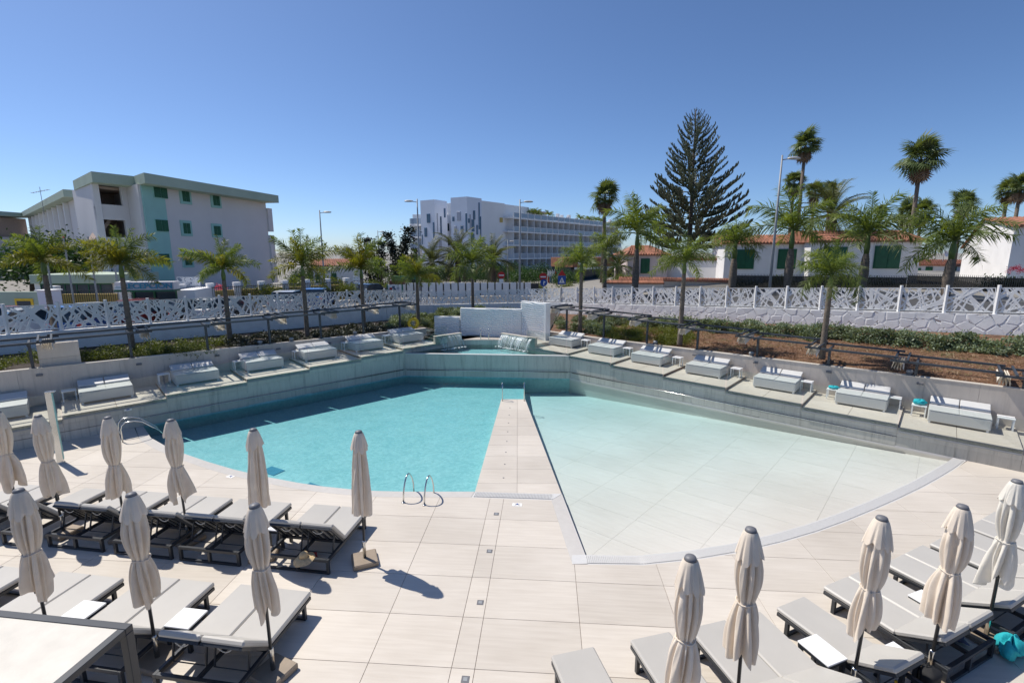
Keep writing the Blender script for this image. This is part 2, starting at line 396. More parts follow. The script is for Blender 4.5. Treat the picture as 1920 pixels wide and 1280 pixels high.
def clip_piece(rect, region):
    """the part of a convex rect inside region, as triangles (2-D)"""
    ins = [ipoly(p, region) for p in rect]
    c = sum(p[0] for p in rect) / len(rect), sum(p[1] for p in rect) / len(rect)
    xs = [p[0] for p in rect]; ys = [p[1] for p in rect]
    lo = (min(xs) - .02, min(ys) - .02); hi = (max(xs) + .02, max(ys) + .02)
    segs = []
    for i in range(len(region)):
        a = region[i]; b = region[(i + 1) % len(region)]
        if max(a[0], b[0]) < lo[0] or min(a[0], b[0]) > hi[0] or max(a[1], b[1]) < lo[1] or min(a[1], b[1]) > hi[1]: continue
        segs.append((a, b))
    if not segs: return ('full', None) if all(ins) else ('none', None)
    vs = [Vector(p) for p in rect]; es = [(i, (i + 1) % len(rect)) for i in range(len(rect))]
    for a, b in segs:
        n = len(vs); vs += [Vector(a), Vector(b)]; es.append((n, n + 1))
    ov, oe, of, _, _, _ = delaunay_2d_cdt(vs, es, [], 0, 1e-5)
    tris = []
    for q in of:
        m = sum((ov[i] for i in q), Vector((0, 0))) / len(q)
        if ipoly((m.x, m.y), region) and ipoly((m.x, m.y), [tuple(p) for p in rect]): tris.append(tuple(q))
    if not tris: return ('none', None)
    if all(ins) and len(tris) == 2: return ('full', None)
    return ('cut', (ov, tris))
def cut_mesh(ov, tris, origin, zf, th, name, mat):
    mb = MB(); used = sorted({i for q in tris for i in q}); ix = {i: k for k, i in enumerate(used)}; n = len(used)
    top = [(ov[i].x - origin[0], ov[i].y - origin[1], zf(ov[i].x, ov[i].y)) for i in used]
    bot = [(x, y, z - th) for (x, y, z) in top]
    ecount = {}
    fs = []
    for q in tris:
        fs.append(tuple(ix[i] for i in q))
        for a, b in zip(q, q[1:] + q[:1]): ecount[(a, b)] = 1
    for (a, b) in ecount:
        if (b, a) not in ecount: fs.append((ix[b], ix[a], ix[a] + n, ix[b] + n))
    mb.add(top + bot, fs); return mb.mesh(name, mat)

def floor_tiles(parent, region, origin, ang, wu, wv, nu, nv, mat, name, z=0.0, th=.02, gap=.007, zf=None, splits=None, mat_of=None):
    """tiles laid on a turned grid and cut along the region's edge; each its own object"""
    ca, sa = math.cos(ang), math.sin(ang); count = 0
    full = {}
    def W(u, v): return (origin[0] + u * ca - v * sa, origin[1] + u * sa + v * ca)
    for i in range(*nu):
        spans = [(i * wu, (i + 1) * wu)]
        if splits and i in splits: spans = [(i * wu, i * wu + splits[i]), (i * wu + splits[i], (i + 1) * wu)]
        for (u0, u1) in spans:
            for j in range(*nv):
                v0, v1 = j * wv, (j + 1) * wv; g = gap / 2
                rect = [W(u0 + g, v0 + g), W(u1 - g, v0 + g), W(u1 - g, v1 - g), W(u0 + g, v1 - g)]
                st, dat = clip_piece(rect, region)
                if st == 'none': continue
                cx, cy_ = W((u0 + u1) / 2, (v0 + v1) / 2)
                if st == 'full' and zf is None:
                    key = round(u1 - u0, 3)
                    if key not in full:
                        a, b = (u1 - u0) / 2 - g, wv / 2 - g
                        full[key] = MB().box(-a, a, -b, b, -th, 0, .002).mesh(name, mat)
                    o = ob(name, full[key], parent, (cx, cy_, z), ang)
                else:
                    if st == 'full': ov = [Vector(p) for p in rect]; dat = (ov, [(0, 1, 2, 3)])
                    f = zf or (lambda x, y: 0.0)
                    me = cut_mesh(dat[0], dat[1], (cx, cy_), f, th, name, mat)
                    o = ob(name, me, parent, (cx, cy_, z), 0)
                count += 1
    return count

# ------------------------------------------------------------------ deck
deck = struct(MB().prism([(p[0], p[1]) for p in DECK], -.30, -.012).build('pool_deck', M['joint']))
n = floor_tiles(deck, DECK, (1.07, 8.23 - 1.52), -TILT, 1.53, .97, (-13, 12), (-6, 9), M['deck'], 'tile', splits={-2: 1.20})

# deck edge gutters (slotted pale strips)
M['grate'] = plain('white_grating', (.62, .61, .59), .5, var=.04, scale=20)
M['kerbstone'] = stone('gutter_stone', (.50, .475, .44), (.60, .57, .53), 0, streak=(3, 3, 3))
def strip(name, inner, outer, z, th, mat, parent=None):
    mb = MB(); nn = len(inner)
    vs = [(p[0], p[1], z) for p in inner] + [(p[0], p[1], z) for p in outer] + [(p[0], p[1], z - th) for p in inner] + [(p[0], p[1], z - th) for p in outer]
    fs = []
    for k in range(nn - 1):
        fs += [(k, k + 1, nn + k + 1, nn + k), (k, 2 * nn + k, 2 * nn + k + 1, k + 1), (nn + k, nn + k + 1, 3 * nn + k + 1, 3 * nn + k)]
    fs += [(0, nn, 3 * nn, 2 * nn), (nn - 1, 3 * nn - 1, 4 * nn - 1, 2 * nn - 1)]
    return mb.add(vs, fs).build(name, mat, parent)
def resample(pts, step):
    pts = [Vector(p) for p in pts]; out = [pts[0]]; acc = 0.0
    for a, b in zip(pts, pts[1:]):
        L = (b - a).length; t = step - acc
        while t < L: out.append(a + (b - a) * (t / L)); t += step
        acc = (acc + L) % step if L + acc >= step else acc + L
    out.append(pts[-1]); return out
def lerp2(a, b, t): return [(p[0] + (q[0] - p[0]) * t, p[1] + (q[1] - p[1]) * t) for p, q in zip(a, b)]
ein = POOLEDGE[:-1] + [(-.91, 10.97)]; eout = [(-12.60, 15.39)] + EDGE_OUT[1:-1] + [(-.98, 10.69)]
g1 = struct(strip('pool_gutter', ein, eout, .002, .10, M['kerbstone']))
g2 = struct(strip('beach_gutter', ARC_IN[:-1] + [(12.72, 12.84)], ARC_OUT[:-1] + [(12.79, 12.78)], -.006, .06, M['grate']))
# gutter slats, real slots, far too many to pick apart
mb = MB()
ri = resample(ARC_IN, .035)
for k in range(len(ri) - 1):
    a = ri[k]; t = (ri[min(k + 1, len(ri) - 1)] - ri[max(k - 1, 0)]).normalized(); nrm = Vector((t.y, -t.x))
    p = a + nrm * .03; q = a + nrm * .26
    mb.beam((p.x, p.y, .002), (q.x, q.y, .002), .022, .016)
stuff(mb.build('slats', M['grate'], g2))
g3 = struct(strip('pier_gutter', [(-.91, 10.97), (1.21, 10.85)], [(-.98, 10.69), (.93, 10.56)], -.006, .06, M['grate']))
mb = MB()
for k in range(55):
    t = (k + .5) / 55; x = -.93 + 1.9 * t
    mb.beam((x, 10.72 - .12 * t, .002), (x + .03, 10.95 - .12 * t, .002), .022, .016)
stuff(mb.build('slats', M['grate'], g3))
g4 = struct(strip('ramp_gutter', [(1.21, 10.85), (1.42, 8.46)], [(.93, 10.56), (1.13, 8.17)], .001, .06, M['kerbstone']))
struct(MB().prism([(.95, 10.58), (1.21, 10.85), (.98, 10.86), (.93, 10.6)], -.02, .006).build('gutter_corner_plate', M['grate']))
struct(MB().prism([(1.13, 8.17), (1.42, 8.18), (1.42, 8.46), (1.16, 8.44)], -.02, .006).build('gutter_corner_plate', M['grate']))

# ------------------------------------------------------------------ pools
PIER = [(-.91, 10.97), (1.21, 10.85), (.53, 18.54), (-.43, 18.54)]
chd = (Vector((12.75, 12.8)) - Vector((1.42, 8.46))).normalized(); chn = Vector((-chd.y, chd.x))
def beach_z(x, y):
    d = (Vector((x, y)) - Vector((1.42, 8.46))).dot(chn); return -.014 - .050 * (d + 2.2)
deep = [POOLEDGE[0]] + POOLEDGE[1:] + [(-.43, 18.54), (.53, 18.54), (.55, 21.99), (LC.x, LC.y)]
basin = struct(MB().prism([(p[0], p[1]) for p in deep], -.95, -.42).build('deep_pool_floor', M['ripple_mosaic']))
mbw = MB()
for a, b in zip(POOLEDGE, POOLEDGE[1:]): mbw.add([(a[0], a[1], -.04), (b[0], b[1], -.04), (b[0], b[1], -1.5), (a[0], a[1], -1.5)], [(0, 1, 2, 3)])
struct(mbw.build('deep_pool_wall', M['ripple_mosaic']))
for nm, (a, b) in {'pool_wall_under_left_terrace': (LS.w(3.0, -.004), LS.w(13.14, -.004)), 'pool_wall_under_basin': (Vector((LC.x, LC.y - .01, 0)), Vector((RE.x, RE.y - .01, 0))), 'pool_wall_under_right_terrace': (RS.w(0, -.004), RS.w(13.6, -.004))}.items():
    struct(MB().add([(a.x, a.y, .012), (b.x, b.y, .012), (b.x, b.y, -1.6), (a.x, a.y, -1.6)], [(0, 1, 2, 3)]).build(nm, M['beach'] if 'right' in nm else M['ripple_mosaic']))
bregion = [(1.21, 10.85), (1.42, 8.46)] + ARC_IN[1:-1] + [(12.66, 12.88), (RE.x, RE.y), (.56, 21.97), (.54, 18.5)]
bfloor = struct(MB().add([(p[0], p[1], beach_z(*p) - .02) for p in bregion], [tuple(range(len(bregion)))]).build('beach_pool_floor', M['beachjoint']))
bfloor.data.calc_loop_triangles()
floor_tiles(bfloor, bregion, (1.42, 8.46), R(-41.9), 1.53, 1.02, (-12, 12), (-4, 18), M['beach'], 'tile', zf=beach_z, th=.015, gap=.004)
struct(MB().add([(.53, 18.5, -.05), (.55, 22.0, -.3), (.55, 22.0, -1.6), (.53, 18.5, -1.6)], [(0, 1, 2, 3)]).build('pool_divider', M['ripple_mosaic']))
water = MB().prism([(p[0], p[1]) for p in POOL], -2.2, -.055).build('pool_water', M['water']); struct(water)
# pier
pier = struct(MB().prism(PIER, -1.6, -.014).build('pool_pier', M['terrace']))
floor_tiles(pier, [(-.90, 10.96), (1.2, 10.84), (.525, 18.53), (-.425, 18.53)], (.12 - 1.45, 10.6), -R(.7), 1.45, .82, (0, 2), (0, 11), M['deck'], 'tile')
mb = MB()
for k in range(8): mb.lathe([(.022, 0), (.022, .006), (.012, .008)], 10, (-.22 + .02 * k, 11.7 + .82 * k, .001))
mb.build('light_studs', M['grey'], pier)
# underwater steps seen as blue squares
for (x, y, s_) in ((-6.87, 12.98, .42), (-5.32, 11.96, .42)):
    struct(MB().box(-s_ / 1.4, s_ / 1.4, -s_ / 2.2, s_ / 2.2, -.7, -.405, .01).build('pool_step', M['bluetile'], None, (x, y, 0), R(-28)))

# ------------------------------------------------------------------ terraces
def terrace(side, plats, nm, tile_lab):
    for k, (s0, s1, z) in enumerate(plats):
        t = struct(MB().box(0, s1 - s0, .03, 2.34, -.4, z - .022).build('sunbed_terrace', M['joint'], None, side.w(s0, 0), side.rz))
        L = s1 - s0
        for i in range(2):                                           # paving
            for j in range(2):
                x0, x1 = (0 if i == 0 else L / 2 + .003), (L / 2 - .003 if i == 0 else L)
                y0, y1 = (-.025 if j == 0 else 1.163), (1.157 if j == 0 else 2.32)
                MB().box(x0 + .002, x1 - .002, y0, y1, z - .022, z, .003).build('tile', M['terrace'], t)
        MB().box(.002, L - .002, -.012, .028, z - .27, z - .034, .003).build('fascia_panel', M['clad'], t)
        nseg = 2
        zl = z - .275
        for i in range(nseg):
            a, b = L * i / nseg + .002, L * (i + 1) / nseg - .002
            if zl - .30 > .06:
                MB().box(a, b, 0, .028, .30, zl, .002).build('wall_panel', M['clad'], t)
                MB().box(a, b, -.004, .028, -.02, .285, .002).build('wall_panel', M['clad'], t)
            else:
                MB().box(a, b, 0, .028, -.02, zl, .002).build('wall_panel', M['clad'], t)
        nb = plats[k + 1] if side is RS and k + 1 < len(plats) else (plats[k - 1] if side is LS and k > 0 else None)
        if nb:                                                       # riser down to the lower neighbour
            x = L if side is RS else 0
            MB().box(x - .03 if side is RS else x, x - .001 if side is RS else x + .03, .0, 2.3, nb[2], z - .024, .002).build('riser', M['terrace'], t)
terrace(LS, LPLAT, 'left', '')
terrace(RS, RPLAT, 'right', '')
# a steel waterline rail runs along the pool walls
def waterline_rail(p, q, lab):
    m_ = MB(); p = Vector(p); q = Vector(q); d = (q - p); L = d.length; d.normalize(); nn = Vector((d.y, -d.x, 0))
    o = thing('grab_rail', lab, 'rail', p, 0)
    MB().tube([nn * .07, d * L + nn * .07], .017, 8).build('bar', M['steel'], o, smooth=True)
    k = .6
    while k < L:
        MB().tube([d * k - nn * .002, d * k + nn * .07], .010, 6).build('bracket', M['steel'], o); k += 1.6
waterline_rail(LS.w(3.3, 0, .29), LS.w(13.0, 0, .29), 'steel grab rail along the shaded wall below the left terraces')
waterline_rail((LC.x + .1, LC.y - .03, .29), (RE.x - .1, RE.y - .03, .29), 'steel grab rail across the wall under the waterfall basin')
waterline_rail(RS.w(.15, 0, .29), RS.w(11.9, 0, .29), 'steel grab rail along the sunlit wall below the right terraces')

# ------------------------------------------------------------------ raised basin with two waterfalls
BZ = 1.05
ib = 4.55
BL = LS.w(13.14, 0); BR = RS.w(0, 0)
def lline(a, off=0.0): return LS.w(13.14 + a, off)
def rline(b, off=0.0): return RS.w(-b, off)
bkL = lline(3.35); bkR = rline(4.3)
basin_poly = [(BL.x, BL.y), (BR.x, BR.y), (bkR.x, bkR.y), (bkL.x, bkL.y)]
bs = struct(MB().prism(basin_poly, -.3, .82).build('basin_floor', M['ripple_mosaic']))
fw = MB().prism([(BL.x, BL.y), (BR.x, BR.y), (BR.x, BR.y + .14), (BL.x, BL.y + .14)], -.2, BZ - .02).build('basin_front_wall', M['joint']); struct(fw)
nf = 8
fd = (BR - BL); fl = fd.length; fd.normalize(); frz = math.atan2(fd.y, fd.x)
for i in range(nf):
    a, b = fl * i / nf + .002, fl * (i + 1) / nf - .002
    MB().box(a, b, -.022, -.002, .30, BZ - .02, .002).build('wall_panel', M['clad'], fw, BL, frz)
    MB().box(a, b, -.026, -.002, -.02, .285, .002).build('wall_panel', M['clad'], fw, BL, frz)
MB().box(.02, fl - .02, -.03, .15, BZ - .018, BZ + .012, .004).build('rim', M['grate'], fw, BL, frz)
struct(MB().prism([(BL.x + .03, BL.y + .135), (BR.x - .03, BR.y + .135), (bkR.x, bkR.y), (bkL.x, bkL.y)], .4, BZ - .02).build('basin_water', M['water']))
# basin side and back walls, floor behind
def lowwall(nm, p, q, z0, z1, th, mat=M['clad']):
    d = (q - p); L = d.length; rz = math.atan2(d.y, d.x)
    return struct(MB().box(0, L, 0, th, z0, z1, .004).build(nm, mat, None, (p.x, p.y, 0), rz))
lowwall('basin_side_wall', lline(.1), lline(3.36), .5, 1.28, .05)
lowwall('basin_side_wall', rline(4.31), rline(.1), .5, 1.12, .05)
lowwall('basin_back_wall', bkL, bkR, .5, 1.29, .05)
back = [(lline(2.0, .05).x, lline(2.0, .05).y), (bkL.x, bkL.y + .03), (bkR.x, bkR.y + .03), (rline(2.2, .05).x, rline(2.2, .05).y), (2.9, 25.0), (1.8, 26.6), (-5.0, 27.4), (-5.6, 25.6)]
struct(MB().prism(back, .6, 1.30).build('basin_terrace', M['terrace']))
def weir(p, q, ztop, lab):
    d = (q - p); L = d.length; rz = math.atan2(d.y, d.x); t = thing('waterfall_weir', lab, 'waterfall', (p.x, p.y, .9), rz)
    MB().box(0, L, -.02, .17, -.3, ztop - .93, .004).build('wall', M['clad'], t)
    MB().box(-.01, L + .01, -.035, .185, ztop - .928, ztop - .9, .006).build('coping', M['terrace'], t)
    return t, L, rz
def streams(t, L, z0, seed, dens):
    rnd = random.Random(seed); mb = MB(); fo = MB()
    for k in range(dens):
        x = .1 + rnd.random() * (L - .2); reach = .34 + rnd.random() * .2; wdt = .006 + rnd.random() ** 2 * .03; j = rnd.uniform(-.06, .06)
        h = z0 - (BZ - .02); pts = []
        st = rnd.random() * .25; en = .55 + rnd.random() * .45
        if rnd.random() < .45: st, en = 0, 1
        for i in range(9):
            u = st + (en - st) * i / 8; pts.append((x + j * u, -.03 - reach * u, z0 - .9 - h * u * u))
        vs = []; fs = []
        for i, p in enumerate(pts):
            ww = wdt * (1 - .5 * i / 8)
            vs += [(p[0] - ww, p[1], p[2]), (p[0], p[1] - ww * .6, p[2] + ww * .3), (p[0] + ww, p[1], p[2])]
        for i in range(8):
            for e in (0, 1): fs.append((i * 3 + e, i * 3 + e + 1, i * 3 + e + 4, i * 3 + e + 3))
        mb.add(vs, fs)
    stuff(mb.build('water_streams', M['foam2'], t, smooth=True))
    for k in range(46):
        x = .1 + rnd.random() * (L - .2); y = -.37 - rnd.random() * .24; r = .015 + .04 * rnd.random()
        fo.lathe([(r, 0), (r * .8, r * .35), (r * .3, r * .5)], 7, (x, y, BZ - .92 - .01))
    stuff(fo.build('splash_foam', M['foam'], t, smooth=True))
def foam2():
    m = bpy.data.materials.new('falling_foam'); m.use_nodes = True; t = m.node_tree; t.nodes.clear()
    tr = N(t, 'ShaderNodeBsdfTransparent'); d = N(t, 'ShaderNodeBsdfPrincipled'); d.inputs['Base Color'].default_value = (.85, .92, .93, 1); d.inputs['Roughness'].default_value = .15
    n = noise(t, mapping(t, (30, 30, 5)), 2.0, 4); f = ramp(t, n, (.1, .1, .1), (.85, .85, .85), .4, .65)
    mx = N(t, 'ShaderNodeMixShader'); t.links.new(f, mx.inputs[0]); t.links.new(tr.outputs[0], mx.inputs[1]); t.links.new(d.outputs[0], mx.inputs[2])
    o = N(t, 'ShaderNodeOutputMaterial'); t.links.new(mx.outputs[0], o.inputs[0]); return m
M['foam2'] = foam2()
t, L, _ = weir(lline(1.75, .02), lline(3.38, .02), 1.66, 'stone-clad waterfall weir with thin streams beside the steel ladder, yellow ring side')
streams(t, L, 1.60, 3, 26)
t, L, _ = weir(rline(4.35, .02), rline(2.1, .02), 1.64, 'wider stone-clad waterfall weir pouring a broad white sheet by the tall wavy wall')
streams(t, L, 1.58, 5, 120)

# ------------------------------------------------------------------ carved white wavy walls behind the basin
def wavy_wall(p, q, z0, z1, lab, nw, ret=0.0):
    p = Vector(p); q = Vector(q); d = q - p; L = d.length; rz = math.atan2(d.y, d.x)
    t = thing('wavy_wall', lab, 'wall', (p.x, p.y, z0), rz)
    hh = z1 - z0
    MB().box(0, L, .03, .22, -.5, hh, .004).build('core', M['white'], t)
    def fn(u, v):
        x = .01 + u * (L - .02); z = v * (hh - .02)
        ph = z / .105 + .9 * x + .35 * math.sin(x * 2.3 + z * 1.3) + .22 * math.sin(x * 5.1 - z * 2.1)
        k = ph - math.floor(ph)
        return (x, .028 - .075 * (k ** 1.3) * (1 - max(0, (k - .84) / .16)), z)
    MB().grid(fn, int(L * 18), int(hh * 82)).build('carved_face', M['white'], t, smooth=True)
    if ret: MB().box(L, L + .12, -.03, ret, -.5, hh, .004).build('return', M['white'], t)
    return t
wavy_wall((-4.25, 26.15), (-2.84, 25.98), 1.28, 2.32, 'lowest wavy carved white wall beside the lifebuoy end of the terrace', 10)
wavy_wall((-2.8, 25.92), (.50, 25.45), 1.28, 2.80, 'long wavy carved white wall standing behind the basin ladder', 15)
wavy_wall((.46, 25.50), (1.64, 24.42), 1.28, 3.22, 'tallest wavy carved white wall, striped by sunlight, at the end of the row', 18, .35)

# ------------------------------------------------------------------ retaining walls behind the terraces
def rw_top_R(s): return 1.585 + .0125 * max(0, s)
def rw_top_L(s): return 1.985 - .0175 * max(-1, s)
def retaining(side, s0, s1, top, step, lab):
    t = thing('retaining_wall', lab, 'wall', side.w(s0, 2.34), side.rz)
    nn = int(round((s1 - s0) / step)); st = (s1 - s0) / nn
    for i in range(nn):
        a = i * st; za = top(s0 + a); zb = top(s0 + a + st)
        mb = MB()
        x0, x1 = a + .002, a + st - .002
        vs = [(x0, 0, -.1), (x1, 0, -.1), (x1, .18, -.1), (x0, .18, -.1), (x0, 0, za - .028), (x1, 0, zb - .028), (x1, .18, zb - .028), (x0, .18, za - .028)]
        mb.add(vs, [(0, 3, 2, 1), (4, 5, 6, 7), (0, 1, 5, 4), (1, 2, 6, 5), (2, 3, 7, 6), (3, 0, 4, 7)]); mb.build('panel', M['retain'], t)
        mb = MB()
        vs = [(x0, -.015, za - .026), (x1, -.015, zb - .026), (x1, .20, zb - .026), (x0, .20, za - .026), (x0, -.015, za), (x1, -.015, zb), (x1, .20, zb), (x0, .20, za)]
        mb.add(vs, [(0, 3, 2, 1), (4, 5, 6, 7), (0, 1, 5, 4), (1, 2, 6, 5), (2, 3, 7, 6), (3, 0, 4, 7)]); mb.build('coping', M['deck'], t)
    return t
retaining(LS, -5.0, 15.9, rw_top_L, 1.27, 'beige panelled retaining wall behind the shaded daybeds under the slender palms')
retaining(RS, -3.2, 17.6, rw_top_R, 1.27, 'beige panelled retaining wall behind the sunlit daybeds below the brown mulch')
struct(MB().box(0, 4.2, -.02, 2.33, -.3, 1.30, .004).build('terrace_end', M['terrace'], None, LS.w(15.62, 0), LS.rz))
struct(MB().box(-3.0, 0, .9, 2.33, -.3, 1.22, .004).build('terrace_end', M['terrace'], None, RS.w(-2.62, 0), RS.rz))
# stone screen in the left bed behind the wall
t = thing('stone_screen', 'plain beige stone screen standing in the green bed by the pergola', 'screen', LS.w(.78, 2.55, 1.7), LS.rz)
MB().box(0, 1.05, 0, .20, 0, .52, .003).build('panel', M['retain'], t); MB().box(0, 1.05, 0, .20, .525, 1.02, .003).build('panel', M['retain'], t)

# ------------------------------------------------------------------ daybeds, tables, glass, wall lights
def make_daybed():
    t = ob('daybed', None)
    MB().box(-.71, .71, -.06, 1.09, .05, .40, .03).build('base', M['daybed'], t)
    for x in (-.65, .65):
        for y in (.0, 1.03): MB().box(x - .03, x + .03, y - .03, y + .03, 0, .06).build('foot', M['white'], t)
    for sx in (-1, 1):
        x0, x1 = (-.705, -.004) if sx < 0 else (.004, .705)
        MB().box(x0, x1, -.064, .68, .398, .42, .009).build('seat_pad', M['daybed'], t)
        MB().box(x0, x1, .683, 1.085, .398, .41, .004).build('rear_pad', M['daybed'], t)
        b = MB().box(x0 + .006, x1 - .006, 0, .40, -.035, .035, .016).build('backrest', M['daycush'], t, (0, .72, .438))
        b.rotation_euler = (R(21), 0, 0)
    return t
def make_small_table():
    t = ob('side_table', None)
    MB().box(-.19, .19, -.17, .17, .335, .365, .004).build('top', M['table'], t)
    for x in (-.165, .165):
        for y in (-.145, .145): MB().box(x - .017, x + .017, y - .017, y + .017, 0, .34).build('leg', M['table'], t)
    return t
bed0 = make_daybed(); tab0 = make_small_table(); used = set()
def place(proto, loc, rz, label, cat, group=None):
    o = proto if proto.name not in used else copytree(proto)
    used.add(proto.name); o.location = loc; o.rotation_euler = (0, 0, rz); tag(o, label, cat, group)
    if 'group' in o and not group: del o['group']
    return o
bedR = [-1.43, .90, 3.16, 5.64, 8.25, 10.87, 13.3]
bedL = [-.30, 2.33, 4.97, 7.34, 9.63, 11.92, 14.17]
ordR = ['by the tallest wavy wall', 'below the lime-green shrubs, second from the wavy wall', 'third from the wavy wall in the sunlit row', 'fourth from the wavy wall in the sunlit row', 'fifth from the wavy wall in the sunlit row', 'sixth from the wavy wall in the sunlit row', 'beside the table with the puffy blue towel']
ordL = ['at the far end from the yellow ring', 'behind the steel shower post', 'third from the shower post end', 'fourth from the shower post end', 'fifth from the shower post end', 'second from the yellow lifebuoy', 'nearest the yellow lifebuoy']
for k, s in enumerate(bedR):
    z = RPLAT[k][2]; place(bed0, RS.w(s, 1.22, z), RS.rz, 'pale grey double daybed ' + ordR[k], 'daybed', 'double daybeds on the terraces')
    if k > 0 or True:
        place(tab0, RS.w(RPLAT[k][1] - .26, 1.98, z), RS.rz, 'low white table right of the daybed ' + ordR[k].split(',')[0], 'table', 'small white tables beside the daybeds')
for k, s in enumerate(bedL):
    z = LPLAT[k + 1][2]; place(bed0, LS.w(s, 1.08, z), LS.rz, 'pale grey double daybed ' + ordL[k], 'daybed', 'double daybeds on the terraces')
    place(tab0, LS.w(LPLAT[k + 1][0] + .23, 1.95, z), LS.rz, 'low white table left of the shaded daybed ' + ordL[k].split(',')[0], 'table', 'small white tables beside the daybeds')
for s, nm in ((10.02, 'on the table beside the sixth sunlit daybed'), (12.36, 'on the table beside the seventh sunlit daybed')):
    k = 5 if s < 11 else 6; z = RPLAT[k][2]
    place(tab0, RS.w(s, 1.80, z), RS.rz, 'low white table holding a turquoise towel ' + ('between the fifth and sixth' if k == 5 else 'between the sixth and seventh') + ' sunlit daybeds', 'table', 'small white tables beside the daybeds')
    big = k == 6
    def tw(u, v, big=big):
        a = u * 2 * PI; b = v * PI; rx, ry, rzz = (.17, .12, .055 if not big else .09)
        w_ = 1 + .16 * math.sin(3 * a + 5 * b) + .08 * math.sin(7 * a - 3 * b)
        return (rx * math.sin(b) * math.cos(a) * w_, ry * math.sin(b) * math.sin(a) * w_, rzz * (1 - math.cos(b)) * (1 + .12 * math.sin(5 * a)))
    tag(MB().grid(tw, 28, 12, True).build('towel', M['turq'], None, RS.w(s, 1.80, z + .362), RS.rz + .2, True), ('puffy rolled' if big else 'flat folded') + ' turquoise towel ' + nm, 'towel')
def make_balustrade(L, hh=.84):
    t = ob('glass_balustrade', None)
    MB().box(.03, L - .02, 0, .016, -.12, hh, .0).build('pane', M['glass'], t)
    MB().box(.03, L - .02, -.010, -.0005, -.13, -.085).build('channel', M['lamp'], t)
    return t
for k in range(7):
    s0, s1, z = RPLAT[k]
    t = make_balustrade(s1 - s0); t.location = RS.w(s0, -.045, z); t.rotation_euler = (0, 0, RS.rz)
    tag(t, 'glass balustrade before the daybed ' + ordR[k], 'glass panel', 'glass balustrades along the terrace edge')
for k in range(7):
    s0, s1, z = LPLAT[k + 1]
    t = make_balustrade(s1 - s0); t.location = LS.w(s0, -.045, z); t.rotation_euler = (0, 0, LS.rz)
    tag(t, 'glass balustrade before the daybed ' + ordL[k], 'glass panel', 'glass balustrades along the terrace edge')
wl = MB().box(-.085, .085, -.05, 0, -.035, .035, .008).mesh('wall_light', M['grey'])
for k in range(7):
    s0, s1, z = RPLAT[k]; s = s1 + .32
    if k < 6: tag(ob('wall_light', wl, None, RS.w(s, 2.335, rw_top_R(s) - .22), RS.rz), 'dark oblong wall light on the sunlit beige retaining wall', 'wall light', 'oblong lights on the sunlit wall')
    s0, s1, z = LPLAT[k + 1]; s = s0 - .42
    tag(ob('wall_light', wl, None, LS.w(s, 2.335, rw_top_L(s) - .24), LS.rz), 'dark oblong wall light on the shaded beige retaining wall', 'wall light', 'oblong lights on the shaded wall')

# ------------------------------------------------------------------ pergola frames
def cloth(mb_w, ht, seed):
    rnd = random.Random(seed); mb = MB()
    for k in range(9):                                      # concertina folds gathered between two cross bars
        x0 = .03 + k * .028; a = ht * rnd.uniform(.82, 1.08); pw = rnd.uniform(.6, 1.0)
        def fn(u, v):
            d = a * (1 - .72 * u ** pw)
            return (x0 + .020 * math.sin(v * PI) * (1 if k % 2 else -1) + (k - 4) * .012 * v * (1 - u), u * mb_w, -v * d)
        mb.grid(fn, 14, 6)
    return mb
def pergola(side, s, zb, zt, L, sgn, lab, clab):
    t = thing('pergola_frame', lab, 'pergola', side.w(s, 2.44, zb), side.rz, 'stepped pergola frames above the retaining wall')
    h = zt - zb
    MB().box(-.04, .04, -.04, .04, 0, h - .085, .004).build('post', M['pergola'], t)
    MB().box(-.09, .09, -.09, .09, -.006, .012).build('foot_plate', M['pergola'], t)
    x0, x1 = (-.58, -.58 + L) if sgn > 0 else (.58 - L, .58)
    MB().box(x0 - .10, x1 + .06, -.67, -.61, h - .085, h - .015, .004).build('rail', M['pergola'], t)
    MB().box(x0 + .02, x1 + .16, .70, .76, h - .085, h - .015, .004).build('rail', M['pergola'], t)
    for x in ((x0 + .02, x0 + .34) if sgn > 0 else (x1 - .02, x1 - .34)):
        MB().box(x - .03, x + .03, -.75, .86, h - .013, h + .04, .004).build('cross_bar', M['pergola'], t)
    MB().box(-.03, .03, -.60, .69, h - .155, h - .087, .004).build('bracket_arm', M['pergola'], t)
    cx = x0 - .02 if sgn > 0 else x1 - .28
    c = cloth(1.3, .27, int(s * 10)).build('shade_cloth', M['canvas2'], t, (cx, -.60, h - .09), 0, True)
    return t
postR = [(-1.96, 1.58, 2.99), (.27, 1.58, 2.89), (2.56, 1.60, 2.80), (4.89, 1.64, 2.67), (7.27, 1.67, 2.57), (9.68, 1.70, 2.44), (12.14, 1.73, 2.32), (14.62, 1.76, 2.24)]
postL = [(-2.0, 2.02, 2.90), (.62, 1.975, 2.93), (3.22, 1.93, 2.98), (5.65, 1.885, 3.02), (7.99, 1.845, 3.06), (10.21, 1.805, 3.09), (12.31, 1.77, 3.12), (14.36, 1.735, 3.15)]
for k, (s, zb, zt) in enumerate(postR):
    pergola(RS, s, zb, zt, 2.5, 1, 'slate pergola frame over the daybed ' + (ordR[k] if k < 7 else 'beyond the towel table'), '')
for k, (s, zb, zt) in enumerate(postL):
    pergola(LS, s, zb, zt, 2.75, -1, 'slate pergola frame above the daybed ' + (ordL[k - 1] if k > 0 else 'past the shower post'), '')
